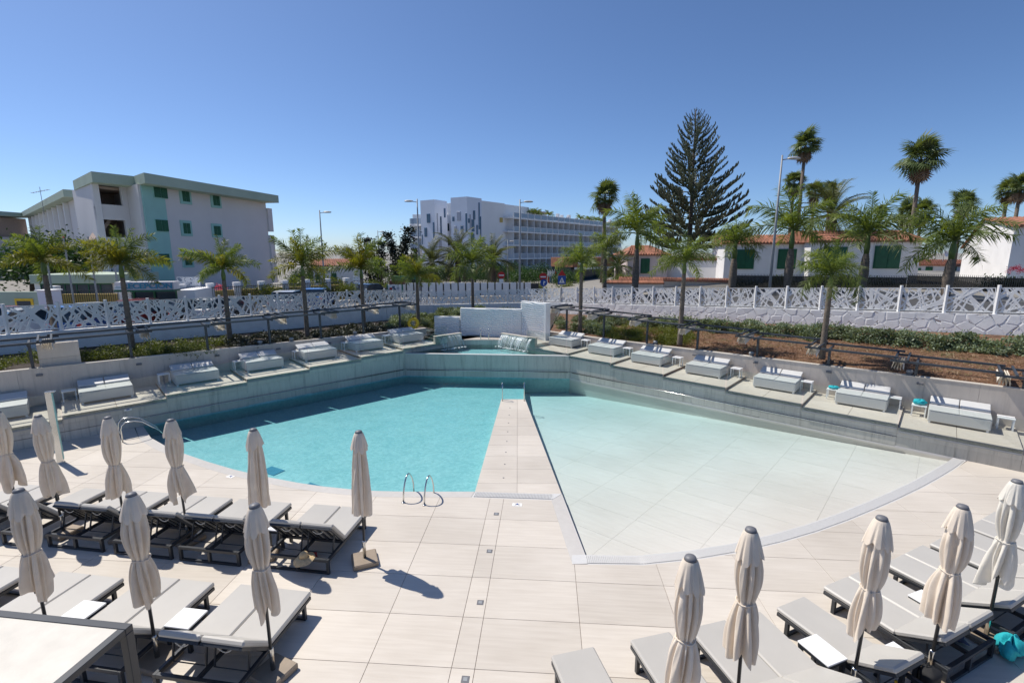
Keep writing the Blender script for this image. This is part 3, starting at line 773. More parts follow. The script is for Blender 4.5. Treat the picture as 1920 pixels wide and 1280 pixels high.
# low garden spots standing on the wall top
def garden_spot(loc, lab):
    t = thing('garden_light', lab, 'garden light', loc, 0, 'round garden lights on the retaining walls')
    MB().lathe([(.075, 0), (.085, .03), (.085, .10), (.06, .12)], 12).build('body', M['grey'], t, smooth=True)
    MB().lathe([(.10, .12), (.11, .14), (.07, .19), (.01, .205)], 12).build('cap', M['lamp'], t, smooth=True)
for s in (2.95, 7.05, 11.98): garden_spot(RS.w(s, 2.50, rw_top_R(s) - .03), 'round grey garden light by a pergola post on the sunlit wall')
for s in (7.6, 8.9, 11.9): garden_spot(LS.w(s, 2.50, rw_top_L(s) - .03), 'round grey garden light by a pergola post on the shaded wall')

# ------------------------------------------------------------------ street wall, lattice fence, planting ground
def fL(i): return Vector((1.5 * (-12.53 + .5644 * i), 17.79 + 1.2496 * i, 2.74 - .0433 * i))
def fR(i): return Vector((3.56 + 1.0287 * i, 35.3 - 1.0927 * i, 2.14 + .0813 * i))
LW = [fL(i) for i in range(-4, 13)]; RW = [fR(i) for i in range(0, 21)]
MW = [LW[-1], Vector((-7.5, 35.5, 1.95)), Vector((-6.33, 38.2, 1.68)), Vector((-4.83, 38.1, 1.72)), Vector((-3.33, 37.95, 1.77)), Vector((-1.83, 37.83, 1.81)), Vector((-.35, 37.72, 1.86)), Vector((1.15, 37.6, 1.91)), Vector((2.4, 36.5, 2.02)), RW[0]]
def street_wall(pts, drop, mat, lab, relief=False):
    t = thing('street_wall', lab, 'wall', pts[0])
    o = pts[0]; mb = MB()
    for k, (a, b) in enumerate(zip(pts, pts[1:])):
        d = (b - a); nx = Vector((d.y, -d.x, 0)).normalized() * .12
        A0 = a - o; B0 = b - o; da = Vector((0, 0, -drop(a))); db = Vector((0, 0, -drop(b)))
        vs = [A0 + nx + da, B0 + nx + db, B0 - nx + db, A0 - nx + da, A0 + nx, B0 + nx, B0 - nx, A0 - nx]
        MB().add(vs, [(0, 3, 2, 1), (4, 5, 6, 7), (0, 1, 5, 4), (1, 2, 6, 5), (2, 3, 7, 6), (3, 0, 4, 7)]).build('section', mat, t)
    return t
def pebbled():
    m, t, b = principled('white_stone_wall'); v = mapping(t, (1, 1, 1))
    w_ = noise(t, v, 2.5, 3); wv = mixc(t, .22, v, w_)
    vo = N(t, 'ShaderNodeTexVoronoi', feature='DISTANCE_TO_EDGE'); vo.inputs['Scale'].default_value = 2.1; t.links.new(v, vo.inputs['Vector'])
    mr = N(t, 'ShaderNodeMapRange'); mr.inputs['From Max'].default_value = .06; t.links.new(vo.outputs[0], mr.inputs[0])
    vc = N(t, 'ShaderNodeTexVoronoi'); vc.inputs['Scale'].default_value = 2.1; t.links.new(v, vc.inputs['Vector'])
    n = noise(t, v, 14, 4)
    cl = mixc(t, mr.outputs[0], (.74, .73, .72), ramp(t, n, (.80, .79, .78), (.87, .86, .85)))
    t.links.new(cl, b.inputs['Base Color']); b.inputs['Roughness'].default_value = .8
    ad = N(t, 'ShaderNodeMath', operation='MULTIPLY_ADD'); ad.inputs[1].default_value = .6; t.links.new(vc.outputs[1], ad.inputs[0]); t.links.new(mr.outputs[0], ad.inputs[2])
    ad2 = N(t, 'ShaderNodeMath', operation='MULTIPLY_ADD'); ad2.inputs[1].default_value = .25; t.links.new(n, ad2.inputs[0]); t.links.new(ad.outputs[0], ad2.inputs[2])
    bump(t, b, ad2.outputs[0], .9, .06); return m
M['stonewall'] = pebbled()
street_wall(LW, lambda p: 1.9, M['roughwhite'], 'plain white plastered street wall below the lattice fence on the shaded side')
street_wall(MW, lambda p: 1.6, M['roughwhite'], 'grey-white curved street wall behind the wavy walls')
# the right wall is built of irregular white stones
def stone_wall(pts, lab):
    rnd = random.Random(11); t = thing('stone_street_wall', lab, 'wall', pts[0]); o = pts[0]
    for a, b in zip(pts, pts[1:]):
        d = (b - a); nx = Vector((d.y, -d.x, 0)).normalized() * .10; A0 = a - o; B0 = b - o; da = Vector((0, 0, -1.5))
        vs = [A0 + nx + da, B0 + nx + da, B0 - nx + da, A0 - nx + da, A0 + nx, B0 + nx, B0 - nx, A0 - nx]
        MB().add(vs, [(0, 3, 2, 1), (4, 5, 6, 7), (0, 1, 5, 4), (1, 2, 6, 5), (2, 3, 7, 6), (3, 0, 4, 7)]).build('core', M['stonewall'], t)
    a, b = pts[0], pts[-1]; d = (b - a); L = d.to_2d().length; dh = Vector((d.x, d.y, 0)).normalized(); nx = Vector((dh.y, -dh.x, 0)); slope = d.z / L
    Hh = .92; pts = []; gx = .52; gy = .31
    for r in range(3):
        for q in range(int(L / gx)): pts.append(((q + .5 + (r % 2) * .5 + rnd.uniform(-.34, .34)) * gx, (r + .5 + rnd.uniform(-.36, .36)) * gy))
    for (cx, cz) in pts:
        poly = [(max(0, cx - 1), 0), (min(L, cx + 1), 0), (min(L, cx + 1), Hh), (max(0, cx - 1), Hh)]
        for (ox, oz) in pts:
            if (ox, oz) == (cx, cz) or abs(ox - cx) > 1.6: continue
            mx_, mz_ = (cx + ox) / 2, (cz + oz) / 2; dx, dz = ox - cx, oz - cz; out = []
            f = lambda p: (p[0] - mx_) * dx + (p[1] - mz_) * dz
            for e in range(len(poly)):
                a_, b_ = poly[e - 1], poly[e]; fa, fb = f(a_), f(b_)
                if (fa <= 0) != (fb <= 0): k_ = fa / (fa - fb); out.append((a_[0] + (b_[0] - a_[0]) * k_, a_[1] + (b_[1] - a_[1]) * k_))
                if fb <= 0: out.append(b_)
            poly = out
            if len(poly) < 3: break
        if len(poly) < 3: continue
        gx_ = sum(p[0] for p in poly) / len(poly); gz_ = sum(p[1] for p in poly) / len(poly); n_ = len(poly); dep = rnd.uniform(.004, .012); tx, tz = rnd.uniform(-.035, .035), rnd.uniform(-.035, .035)
        def W(px_, pz_, o_): return dh * px_ + Vector((0, 0, slope * px_ - pz_ - .005)) + nx * (.098 + o_)
        def sh(p, k_): d_ = math.hypot(p[0] - gx_, p[1] - gz_) + 1e-6; k_ = max(0, 1 - k_ / d_); return (gx_ + (p[0] - gx_) * k_, gz_ + (p[1] - gz_) * k_)
        a_ = [sh(p, .001) for p in poly]; b_ = [sh(p, .06) for p in poly]
        vs = [W(p[0], p[1], 0) for p in a_] + [W(p[0], p[1], dep + tx * (p[0] - gx_) + tz * (p[1] - gz_)) for p in b_]
        fs = [tuple(range(n_, 2 * n_))] + [(q, (q + 1) % n_, n_ + (q + 1) % n_, n_ + q) for q in range(n_)]
        MB().add(vs, fs).build('stone', M['roughwhite'], t)
    return t
stone_wall(RW, 'white-painted rubble stone street wall above the grey-green hedge')

# lattice panels
def clip_poly(poly, x0, x1, y0, y1):
    def cut(pl, ins, inter):
        out = []
        for i in range(len(pl)):
            a = pl[i - 1]; b = pl[i]
            if ins(b):
                if not ins(a): out.append(inter(a, b))
                out.append(b)
            elif ins(a): out.append(inter(a, b))
        return out
    def ix(v, k): return lambda a, b: tuple(a[m] + (b[m] - a[m]) * (v - a[k]) / (b[k] - a[k]) for m in (0, 1))
    for ins, it in ((lambda p: p[0] >= x0, ix(x0, 0)), (lambda p: p[0] <= x1, ix(x1, 0)), (lambda p: p[1] >= y0, ix(y0, 1)), (lambda p: p[1] <= y1, ix(y1, 1))):
        if poly: poly = cut(poly, ins, it)
    return poly
def lattice(seed, w_=1.44, h_=.98):
    rnd = random.Random(seed); mb = MB(); k = 0
    def bar(poly):
        nonlocal k
        if len(poly) < 3: return
        y = .0006 * (k % 26); k += 1; n_ = len(poly)
        vs = [(p[0], y, p[1]) for p in poly] + [(p[0], y + .012, p[1]) for p in poly]
        mb.add(vs, [tuple(range(n_)), tuple(range(2 * n_ - 1, n_ - 1, -1))] + [(i, n_ + i, n_ + (i + 1) % n_, (i + 1) % n_) for i in range(n_)])
    for (a, b, c, d) in ((0, w_, 0, .035), (0, w_, h_ - .035, h_), (0, .03, .035, h_ - .035), (w_ - .03, w_, .035, h_ - .035)): bar([(a, c), (b, c), (b, d), (a, d)])
    fam = [R(52), R(128), R(28), R(150), R(75), R(105)]
    for i in range(27):
        cx = (i % 9 + rnd.random()) * w_ / 9; cz = rnd.random() * h_; a = rnd.choice(fam) + rnd.uniform(-.2, .2); L = rnd.uniform(.45, 1.1); t_ = rnd.uniform(.022, .036)
        dx, dz = math.cos(a), math.sin(a); tp = rnd.uniform(.6, 1.3)
        poly = [(cx - dx * L + dz * t_, cz - dz * L - dx * t_), (cx + dx * L + dz * t_ * tp, cz + dz * L - dx * t_ * tp), (cx + dx * L - dz * t_ * tp, cz + dz * L + dx * t_ * tp), (cx - dx * L - dz * t_, cz - dz * L + dx * t_)]
        bar(clip_poly(poly, .004, w_ - .004, .004, h_ - .004))
    return mb.mesh('lattice_panel', M['white'])
LAT = [lattice(s) for s in (3, 8, 21, 34, 55)]
postmesh = MB().box(-.045, .045, -.045, .045, -.05, 1.14, .005).mesh('post', M['white'])
def lattice_fence(pts, lab):
    t = thing('lattice_fence', lab, 'fence', pts[0]); o = pts[0]
    for k, p in enumerate(pts):
        ob('post', postmesh, t, p - o)
        if k + 1 < len(pts):
            d = pts[k + 1] - p; L = d.length; rz = math.atan2(d.y, d.x)
            n_ = max(1, round(L / 1.5))
            for q in range(n_):
                b = ob('lattice_panel', LAT[(k * 2 + q) % 5], t, p - o + d * (q / n_) + d.normalized() * .03, rz)
                b.rotation_euler = (0, -math.asin(d.z / L), rz); b.location.z += .06
                b.scale = ((L / n_ - .06) / 1.44, 1, 1)
    return t
lattice_fence(LW, 'white cut-out lattice fence on the shaded street wall in front of the parked cars')
lattice_fence(MW, 'white cut-out lattice fence on the curved wall behind the waterfalls')
lattice_fence(RW, 'white cut-out lattice fence on the rubble stone wall before the white houses')

# planting ground between retaining wall and street wall
def bed_ground(a_pts, b_pts, mat, nm, nu=40, nv=10, amp=.05, seed=0):
    def along(pts, u):
        ls = [0]
        for p, q in zip(pts, pts[1:]): ls.append(ls[-1] + (q - p).length)
        x = u * ls[-1]
        for k in range(len(pts) - 1):
            if x <= ls[k + 1] + 1e-6: return pts[k].lerp(pts[k + 1], (x - ls[k]) / (ls[k + 1] - ls[k]))
        return pts[-1]
    def fn(u, v):
        p = along(a_pts, u).lerp(along(b_pts, u), v)
        from mathutils import noise as mn
        return (p.x, p.y, p.z + (amp * mn.noise(Vector((p.x * 1.1, p.y * 1.1, seed))) if 0 < v < 1 else 0))
    return struct(MB().grid(fn, nu, nv).build(nm, mat, None, smooth=True)), fn
aL = [LS.w(s, 2.50, rw_top_L(s) - .06) for s in (-5, 0, 5, 10, 15.9)] + [Vector((-4.4, 26.6, 1.5))]
bL = [Vector((fL(i).x + .1, fL(i).y - .1, fL(i).z - .72 - .025 * max(0, i))) for i in (-4, 0, 4, 8, 12)] + [Vector((-6.6, 37.0, 1.1))]
bedL_o, bedL_f = bed_ground(aL, bL, M['soil'], 'left_planting_bed')
aM = [Vector((-4.5, 26.4, 1.5)), Vector((-2.8, 26.15, 1.6)), Vector((.5, 25.7, 1.6)), Vector((1.9, 25.0, 1.6))]
bM = [Vector((-6.5, 37.0, 1.1)), Vector((-4, 37.9, 1.1)), Vector((1.1, 37.4, 1.2)), Vector((3.4, 35.1, 1.5))]
bed_ground(aM, bM, M['soil'], 'planting_bed_behind_basin')
aR = [RS.w(s, 2.50, rw_top_R(s) - .06) for s in (-3.2, 0, 5, 10, 14, 17.6)]
bR = [Vector((fR(i).x - .1, fR(i).y - .1, fR(i).z - .80)) for i in (0, 4, 8, 12, 16, 20)]
bedR_o, bedR_f = bed_ground(aR, bR, M['mulch'], 'right_planting_bed', 60, 14, .07)

# ground sheet out to the horizon, with the pool site left open
def gz(x, y):
    k = min(1, max(0, (x - 3) / 16)); k = k * k * (3 - 2 * k); far = min(1, max(0, (y - 60) / 60))
    return 1.75 + 1.75 * k * (1 - far)
ring = [Vector((p.x, p.y, p.z - .12)) for p in LW + MW[1:-1] + RW] + [Vector((30, 8, 3.2)), Vector((30, -14, 0)), Vector((-28, -14, 0)), Vector((-28, 8, 2.6))]
ctr = Vector((0, 20, 0)); mb = MB(); nn = len(ring); layers = []
for k, dist in enumerate((0, 2.5, 7, 18, 45, 120, 400, 2500)):
    row = []
    for p in ring:
        d = (p.to_2d() - ctr.to_2d()); q = p.to_2d() + d.normalized() * dist
        g_ = gz(q.x, q.y); lft = p.x < -3
        row.append((q.x, q.y, (p.z - (.75 if lft else 0)) if k == 0 else ((1.45 if k == 1 else 1.55 if k == 2 else g_) if lft else (g_ if k > 1 else (p.z + g_) / 2))))
    layers.append(row)
mb2 = MB()
for row in layers: mb.v += row; mb2.v += row
for k in range(len(layers) - 1):
    for i in range(nn): (mb2 if k < 2 else mb).f.append((k * nn + i, k * nn + (i + 1) % nn, (k + 1) * nn + (i + 1) % nn, (k + 1) * nn + i))
for m_ in (mb, mb2):
    us = sorted({i for f in m_.f for i in f}); ix_ = {i: k for k, i in enumerate(us)}; m_.v = [m_.v[i] for i in us]; m_.f = [tuple(ix_[i] for i in f) for f in m_.f]
struct(mb.build('ground', M['bounce_ground'])); struct(mb2.build('street', M['tarmac']))

# ================================================================== DECK FURNITURE
def umbrella(loc, seed, label, tie=.50, tilt=(0, 0), flare=1.0, hgt=2.57, mat=None):
    rnd = random.Random(seed); mat = mat or M['canvas']
    t = thing('parasol', label, 'parasol', loc, rnd.random() * 6.28, 'closed parasols around the pool deck')
    tilt = (tilt[0] + rnd.uniform(-.022, .022), tilt[1] + rnd.uniform(-.022, .022)); mx = Matrix.Rotation(tilt[0], 4, 'X') @ Matrix.Rotation(tilt[1], 4, 'Y')
    base = ob('base', MB().box(-.23, .23, -.23, .23, 0, .095, .02).mesh('base', M['tan']), t, rz=rnd.random() * .4)
    MB().lathe([(.032, .09), (.032, .42), (.026, .44)], 12).build('socket', M['steel'], t, smooth=True)
    MB().tube([(0, 0, .43), (0, 0, hgt - .06)], .022, 10).build('pole', M['dark'], t, smooth=True)
    z1 = hgt - .02; z0 = hgt - rnd.uniform(1.50, 1.58); zt = z0 + (z1 - z0) * (1 - tie) if tie else None
    ncr = rnd.randint(9, 11)
    cr = [((k + rnd.uniform(-.28, .28)) * 2 * PI / ncr, rnd.uniform(.10, .20), rnd.uniform(.28, .60), rnd.uniform(-.25, .25), rnd.uniform(0, .35)) for k in range(ncr)]
    ns = 8; drop = [rnd.uniform(-.10, .13) for _ in range(ns)]; sk = [rnd.uniform(.72, 1.32) for _ in range(ns)]
    fold_dir = rnd.random() * 6.28
    def sect(a, arr):
        f = (a / (2 * PI) * ns) % ns; k = int(f); t_ = f - k; t_ = t_ * t_ * (3 - 2 * t_); return arr[k] * (1 - t_) + arr[(k + 1) % ns] * t_
    def rad(v):                                          # v 0 top .. 1 hem
        if tie:
            if v < tie:
                k = v / tie; return .066 + .070 * min(1, k * 1.9) ** .7 + .012 * math.sin(k * PI) - .052 * max(0, (k - .62) / .38) ** 2.0
            k = (v - tie) / (1 - tie); return .096 + .090 * flare * math.sin(min(1, k * 1.25) * PI * .5) ** .8
        return .066 + .078 * min(1, v * 1.6) ** .7 + .032 * v
    def fn(u, v):
        a = u * 2 * PI; r = rad(v); below = max(0, (v - tie) / (1 - tie)) if tie else 0
        tight = 1 - .45 * math.exp(-((v - tie) / .05) ** 2) if tie else 1
        dep = 0
        for (a0, w_, d_, dr_, v0) in cr:
            da = (a - a0 - dr_ * v + PI) % (2 * PI) - PI; ww = w_ * (1 + .5 * below)
            if abs(da) < 3 * ww: dep += d_ * math.exp(-(da / ww) ** 2) * min(1, max(0, (v - v0 * .5) * 5 + .25))
        r2 = r * (1.06 - min(.72, dep) * tight * (1 + .25 * below))
        r2 *= 1 + .035 * math.sin(3 * a + 7 * v + seed) + .02 * math.sin(13 * a + 19 * v + seed) * tight
        dp = sect(a, drop)
        if tie: r2 *= 1 + (sect(a, sk) - 1) * below; vv = v + dp * below ** 1.5
        else: vv = v + dp * .55 * max(0, (v - .7) / .3)
        tw = .35 * below * math.sin(seed * 1.7)
        return (r2 * math.cos(a + tw) + .012 * math.sin(4 * v + seed), r2 * math.sin(a + tw), z1 - (z1 - z0) * vv)
    cn = MB().grid(fn, 160, 60, True).build('canopy', mat, t, smooth=True)
    # vent flap over the top
    fh = rnd.uniform(.29, .34); nc2 = 8; ph2 = rnd.random() * 6
    def fl(u, v):
        a = u * 2 * PI; r = .062 + .082 * v ** .8; c = math.cos(a * nc2 + ph2 + .5 * math.sin(2 * a + seed)); dep = .20 * v * (max(0, -c) ** 1.5) + .05 * v * math.sin(3 * a + seed)
        r *= 1.09 - dep
        return (r * math.cos(a), r * math.sin(a), z1 + .012 - fh * v ** 1.1 * (1 + .07 * v * c + .09 * math.sin(2 * a + seed) * v))
    MB().grid(fl, 144, 14, True).build('vent_flap', mat, t, smooth=True)
    MB().lathe([(.06, z1 + .005), (.066, z1 + .02), (.055, z1 + .045), (.01, z1 + .055)], 18).build('finial', M['grey'], t, smooth=True)
    if tie:
        zt = z1 - (z1 - z0) * tie
        pts = [(.104 * math.cos(k / 18 * 2 * PI), .104 * math.sin(k / 18 * 2 * PI), zt + .01 * math.sin(k)) for k in range(19)]
        MB().tube(pts, .009, 6).build('tie_strap', mat, t, smooth=True)
    for k in range(4):                                     # rib ends under the hem
        a = k * PI / 2 + .5; zz = z0 + .03 if tie else z0 + .1
        MB().tube([(.045 * math.cos(a), .045 * math.sin(a), z1 - .2), (.05 * math.cos(a), .05 * math.sin(a), zz)], .007, 5).build('rib', M['dark'], t)
    for ch in t.children:
        if ch.name.split('.')[0] in ('canopy', 'vent_flap', 'finial', 'tie_strap', 'rib', 'pole'): ch.matrix_local = mx @ ch.matrix_local
    return t
umbrella((-10.36, 9.33, 0), 11, 'closed beige parasol beside the double lounger farthest from the grab rails, flared hem', .58, flare=1.35)
umbrella((-9.29, 9.15, 0), 2, 'tied beige parasol beside the single lounger in the poolside row', .60)
umbrella((-7.90, 9.03, 0), 3, 'tied beige parasol between the second and third loungers from the straw hat... ', .62)
umbrella((-6.53, 8.88, 0), 5, 'tied beige parasol', .60)
umbrella((-4.76, 8.42, 0), 8, 'untied beige parasol', None)
umbrella((-2.78, 8.24, 0), 13, 'untied beige parasol', None)
umbrella((-6.64, 6.06, 0), 17, 'tied beige parasol', .58)
umbrella((-5.05, 5.96, 0), 19, 'tied beige parasol', .60)
umbrella((-3.30, 5.75, 0), 23, 'tied beige parasol', .56, flare=.8)
umbrella((1.92, 4.64, 0), 29, 'tied beige parasol', .62, flare=1.1)
umbrella((2.80, 5.10, 0), 31, 'tied beige parasol', .60)
umbrella((4.46, 5.42, 0), 37, 'tied beige parasol', .60)
umbrella((5.72, 5.71, 0), 41, 'tied beige parasol', .58, flare=1.1)
umbrella((7.16, 6.38, 0), 43, 'tied cream parasol', .58, mat=M['canvas2'])
PL = ['flared beige parasol at the shower post end of the poolside row', 'beige parasol standing by the single lounger in the poolside row', 'tied beige parasol second from the steel shower post row end, before the curved ladder', 'tied beige parasol behind the pair of blue underwater steps row, mid poolside row',
      'untied beige parasol hanging straight between the hat lounger and its neighbour', 'untied beige parasol on its bare tan base beside the grab rails', 'tied beige parasol beside the grey canopy, farthest from the open deck', 'leaning-hem beige parasol between two low tables in the front row', 'beige parasol with narrow skirt at the open-deck end of the front row',
      'tied beige parasol beside the lone single loungers by the drains', 'tied beige parasol over the double lounger next to the long white table', 'tied beige parasol between the white table and the teal towel', 'tied beige parasol beside the black backpack', 'cream parasol standing over the turquoise towel']
for o, l in zip([o for o in C.objects if o.get('category') == 'parasol'], PL): o['label'] = l

def lounger(n, rec=31, name='sun_lounger'):
    """n seats side by side; origin on the ground under the middle of the foot edge, +Y towards the foot"""
    t = ob(name, None); W_ = .635 * n; FL = 1.07; BL_ = .66; TL = 1.70
    fr = M['dark']
    for x in (-W_ / 2 + .03, W_ / 2 - .03):
        MB().box(x - .025, x + .025, -TL, -.02, .235, .29, .003).build('side_rail', fr, t)
    if n == 2: MB().box(-.025, .025, -TL + .05, -.05, .236, .288, .003).build('centre_rail', fr, t)
    for y0 in (-.22, -TL):
        for x in ((-W_ / 2 + .03, W_ / 2 - .03) if n == 1 else (-W_ / 2 + .03, 0, W_ / 2 - .03)):
            MB().box(x - .026, x + .026, y0, y0 + .055, 0, .236, .003).build('leg', fr, t)
        MB().box(-W_ / 2 + .06, W_ / 2 - .06, y0 + .003, y0 + .052, .0, .04, .003).build('foot_bar', fr, t)
        MB().box(-W_ / 2 + .055, W_ / 2 - .055, y0, y0 + .055, .237, .291, .003).build('cross_rail', fr, t)
    MB().box(-W_ / 2 + .05, W_ / 2 - .05, -FL - .03, -FL + .02, .237, .287, .003).build('cross_rail', fr, t)
    a = R(rec)
    for k in range(n):
        x0 = -W_ / 2 + k * .635 + .004; x1 = x0 + .627
        MB().box(x0, x1, -FL + .004, 0, .292, .372, .022).build('cushion', M['cushion'], t)
        b = ob('backrest', None, t, (0, -FL, .30), rot=(-a, 0, 0))
        MB().box(x0, x1, -BL_, -.004, 0, .08, .022).build('back_cushion', M['cushion'], b)
        MB().box(x0 + .01, x0 + .045, -BL_ + .02, .0, -.04, -.002).build('back_frame', fr, b)
        MB().box(x1 - .045, x1 - .01, -BL_ + .02, .0, -.04, -.002).build('back_frame', fr, b)
        MB().box(x0 + .05, x1 - .05, -BL_ + .02, -BL_ + .06, -.04, -.002).build('back_frame', fr, b)
        for q in range(3): MB().box(x0 + .12 + q * .15, x0 + .17 + q * .15, -BL_ + .065, -.02, -.025, -.004).build('slat', fr, b)
        for xx in (x0 + .06, x1 - .06):
            MB().beam((xx, -FL - BL_ * .62 * math.cos(a), .28 + BL_ * .62 * math.sin(a)), (xx, -FL - .36, .25), .022, .022).build('strut', fr, t)
        MB().tube([(x0 + .05, -FL - .36, .25), (x1 - .05, -FL - .36, .25)], .009, 6).build('strut_bar', fr, t)
        pts = [(x0 + .2 + .2 * u, -FL - BL_ * .86 * math.cos(a), .285 + BL_ * .86 * math.sin(a) - .05 - .05 * math.sin(u * PI)) for u in [i / 6 for i in range(7)]]
        MB().tube(pts, .008, 6).build('pull_strap', M['canvas2'], t)
    return t
L2, L1, L2f, L2p, L1p = lounger(2, 31), lounger(1, 31), lounger(2, 42), lounger(2, 50), lounger(1, 50)
def lay(proto, foot_right, ang, label, group, n=2):
    """foot_right: ground point under the right foot corner as seen from the head"""
    rz = ang - PI / 2; x = Vector((math.cos(rz), math.sin(rz), 0))
    p = Vector((foot_right[0], foot_right[1], 0)) - x * (.635 * n / 2)
    return place(proto, p, rz, label, 'sun lounger', group)
A1 = R(81.5)
GL = 'loungers in the poolside row on the shaded-wall side'; GF = 'loungers in the front row by the canopy'; GR = 'loungers along the beach arc'
lay(L2p, (-3.06, 9.54), A1, 'grey double lounger with the straw hat on its rear frame', GL)
lay(L2p, (-4.81, 9.77), A1, 'grey double lounger beside the low white table, next to the hat lounger', GL)
lay(L2p, (-6.21, 9.97), A1, 'grey double lounger, third from the grab rails in the poolside row', GL)
lay(L2p, (-7.71, 10.2), A1, 'grey double lounger, fourth from the grab rails in the poolside row', GL)
lay(L1p, (-9.32, 10.37), A1, 'grey single lounger squeezed between two doubles in the poolside row', GL, 1)
lay(L2p, (-10.41, 10.48), A1, 'grey double lounger past the single one, nearest the shower post', GL)
lay(L2f, (-3.24, 6.96), A1, 'grey double lounger at the open-deck end of the front row', GF)
lay(L2f, (-4.93, 7.18), A1, 'grey double lounger between two low white tables in the front row', GF)
lay(L2f, (-6.52, 7.29), A1, 'grey double lounger in the front row just behind the canopy', GF)
lay(L2f, (-8.25, 7.52), A1, 'grey double lounger in the front row farthest from the open deck', GF)
lay(L1, (1.14, 5.86), R(104.5), 'grey single lounger alone on the deck nearest the drain line', GR, 1)
lay(L1, (2.28, 6.13), R(104.5), 'grey single lounger standing under the first parasol of the arc', GR, 1)
lay(L2, (3.80, 6.53), R(105.5), 'grey double lounger before the long white table, under the second parasol of the arc', GR)
lay(L1, (4.66, 6.86), R(113.5), 'grey single lounger touching the long white table', GR, 1)
lay(L2, (6.26, 7.60), R(114), 'grey double lounger next to the teal towel on the deck', GR)
lay(L2, (7.70, 8.24), R(116), 'grey double lounger between the teal towel and the gap, fourth pair of the arc', GR)
lay(L2, (8.98, 8.84), R(117), 'grey double lounger over the turquoise towel side of the arc', GR)
lay(L2, (10.20, 9.42), R(118), 'grey double lounger behind the cream parasol', GR)
lay(L2, (11.44, 10.06), R(119), 'grey double lounger beside the cream parasol, towards the stepped terrace', GR)
lay(L2, (12.66, 10.82), R(121), 'grey double lounger at the terrace end of the arc', GR)

def deck_table(loc, rz, sx, sy, label):
    t = thing('low_table', label, 'table', loc, rz)
    MB().box(-sx / 2, sx / 2, -sy / 2, sy / 2, .395, .42, .004).build('top', M['table'], t)
    MB().box(-sx / 2 + .006, sx / 2 - .006, -sy / 2 + .006, sy / 2 - .006, .345, .394).build('apron', M['dark'], t)
    for x in (-1, 1):
        for y in (-1, 1): MB().box(x * (sx / 2 - .035) - .025, x * (sx / 2 - .035) + .025, y * (sy / 2 - .035) - .025, y * (sy / 2 - .035) + .025, 0, .346).build('leg', M['dark'], t)
    return t
deck_table((-6.51, 6.49, 0), A1 - PI / 2, .40, .36, 'low white-topped table beside the front-row lounger behind the canopy')
deck_table((-4.84, 6.32, 0), A1 - PI / 2, .40, .38, 'low white-topped table between the two front-row loungers near the open deck')
deck_table((-4.62, 8.78, 0), A1 - PI / 2, .34, .34, 'low white-topped table beside the lounger that holds the hat')
deck_table((4.24, 5.74, 0), R(20), .36, .46, 'long white-topped table between two loungers of the beach arc')
deck_table((5.22, 5.65, 0), R(21), .36, .36, 'white-topped table beside the black backpack')
deck_table((6.50, 6.72, 0), R(21), .34, .34, 'white-topped table half hidden behind the raised lounger back by the backpack')

# grey canopy at the frame edge
t = thing('canopy_daybed', 'flat-topped beige fabric canopy on a dark square metal frame', 'canopy', (-3.69, 4.13, 0), R(-7))
for (x, y) in ((-.04, -.04), (-2.0, -.04), (-2.0, -1.96), (-.04, -1.96)): MB().box(x - .04, x + .04, y - .04, y + .04, 0, 2.14, .004).build('post', M['dark'], t)
for a in ((-2.04, 0, -.08, 0), (-2.04, 0, -2.0, -1.92)): MB().box(a[0], a[1], a[2], a[3], 2.142, 2.205, .004).build('top_rail', M['dark'], t)
for a in ((-.08, 0), (-2.04, -1.96)): MB().box(a[0], a[1], -1.918, -.082, 2.142, 2.205, .004).build('top_rail', M['dark'], t)
def sagf(u, v): return (-1.958 + 1.876 * u, -1.918 + 1.836 * v, 2.198 - .05 * math.sin(u * PI) * math.sin(v * PI))
MB().grid(sagf, 14, 14).build('fabric_roof', M['canvas2'], t, smooth=True)
MB().box(-1.9, -.14, -1.8, -.2, .30, .45, .03).build('mattress', M['cushion'], t)
MB().box(-1.94, -.1, -1.86, -.14, .08, .298, .01).build('bed_frame', M['dark'], t)

# ------------------------------------------------------------------ rails and ladders
def hoop(loc, rz, lab, hh=.62, depth=.62, gap=.50, back=.0):
    t = thing('grab_hoops', lab, 'pool rail', loc, rz)
    for x in (-gap / 2, gap / 2):
        pts = []
        for k in range(25):
            u = k / 24
            y = -.02 + depth * u; z = hh * (math.sin(min(1, u * 1.0) * PI)) ** .52 * (1 - .10 * u)
            pts.append((x, y, z))
        pts[0] = (x, -.02, -.01); pts[-1] = (x, depth - .02, -.35)
        MB().tube(pts, .019, 10).build('hoop', M['steel'], t, smooth=True)
        MB().lathe([(.045, 0), (.045, .012), (.025, .02)], 12, (x, -.02, .0)).build('flange', M['steel'], t, smooth=True)
    for z in (-.30, -.55): MB().box(-gap / 2, gap / 2, depth - .06, depth + .02, z, z + .03).build('tread', M['steel'], t)
    return t
hoop((-2.28, 10.40, 0), R(-12), 'pair of arched steel grab rails at the deck edge of the deep pool', .60, .62, .52)
def pole_ladder(loc, rz, lab, gap=.86, hh=.72):
    t = thing('pool_ladder', lab, 'pool rail', loc, rz)
    for x in (-gap / 2, gap / 2):
        pts = [(x, -.12, -.01), (x, -.10, hh * .7), (x, -.03, hh), (x, .05, hh * .96), (x, .09, hh * .8), (x, .10, -.5)]
        MB().tube(pts, .019, 10).build('handrail', M['steel'], t, smooth=True)
    for z in (-.2, -.45): MB().box(-gap / 2, gap / 2, .08, .14, z, z + .03).build('tread', M['steel'], t)
    return t
pole_ladder((.05, 18.42, 0), 0, 'two upright steel handrails at the tip of the pier', .86)
bm = (bkL + bkR) / 2
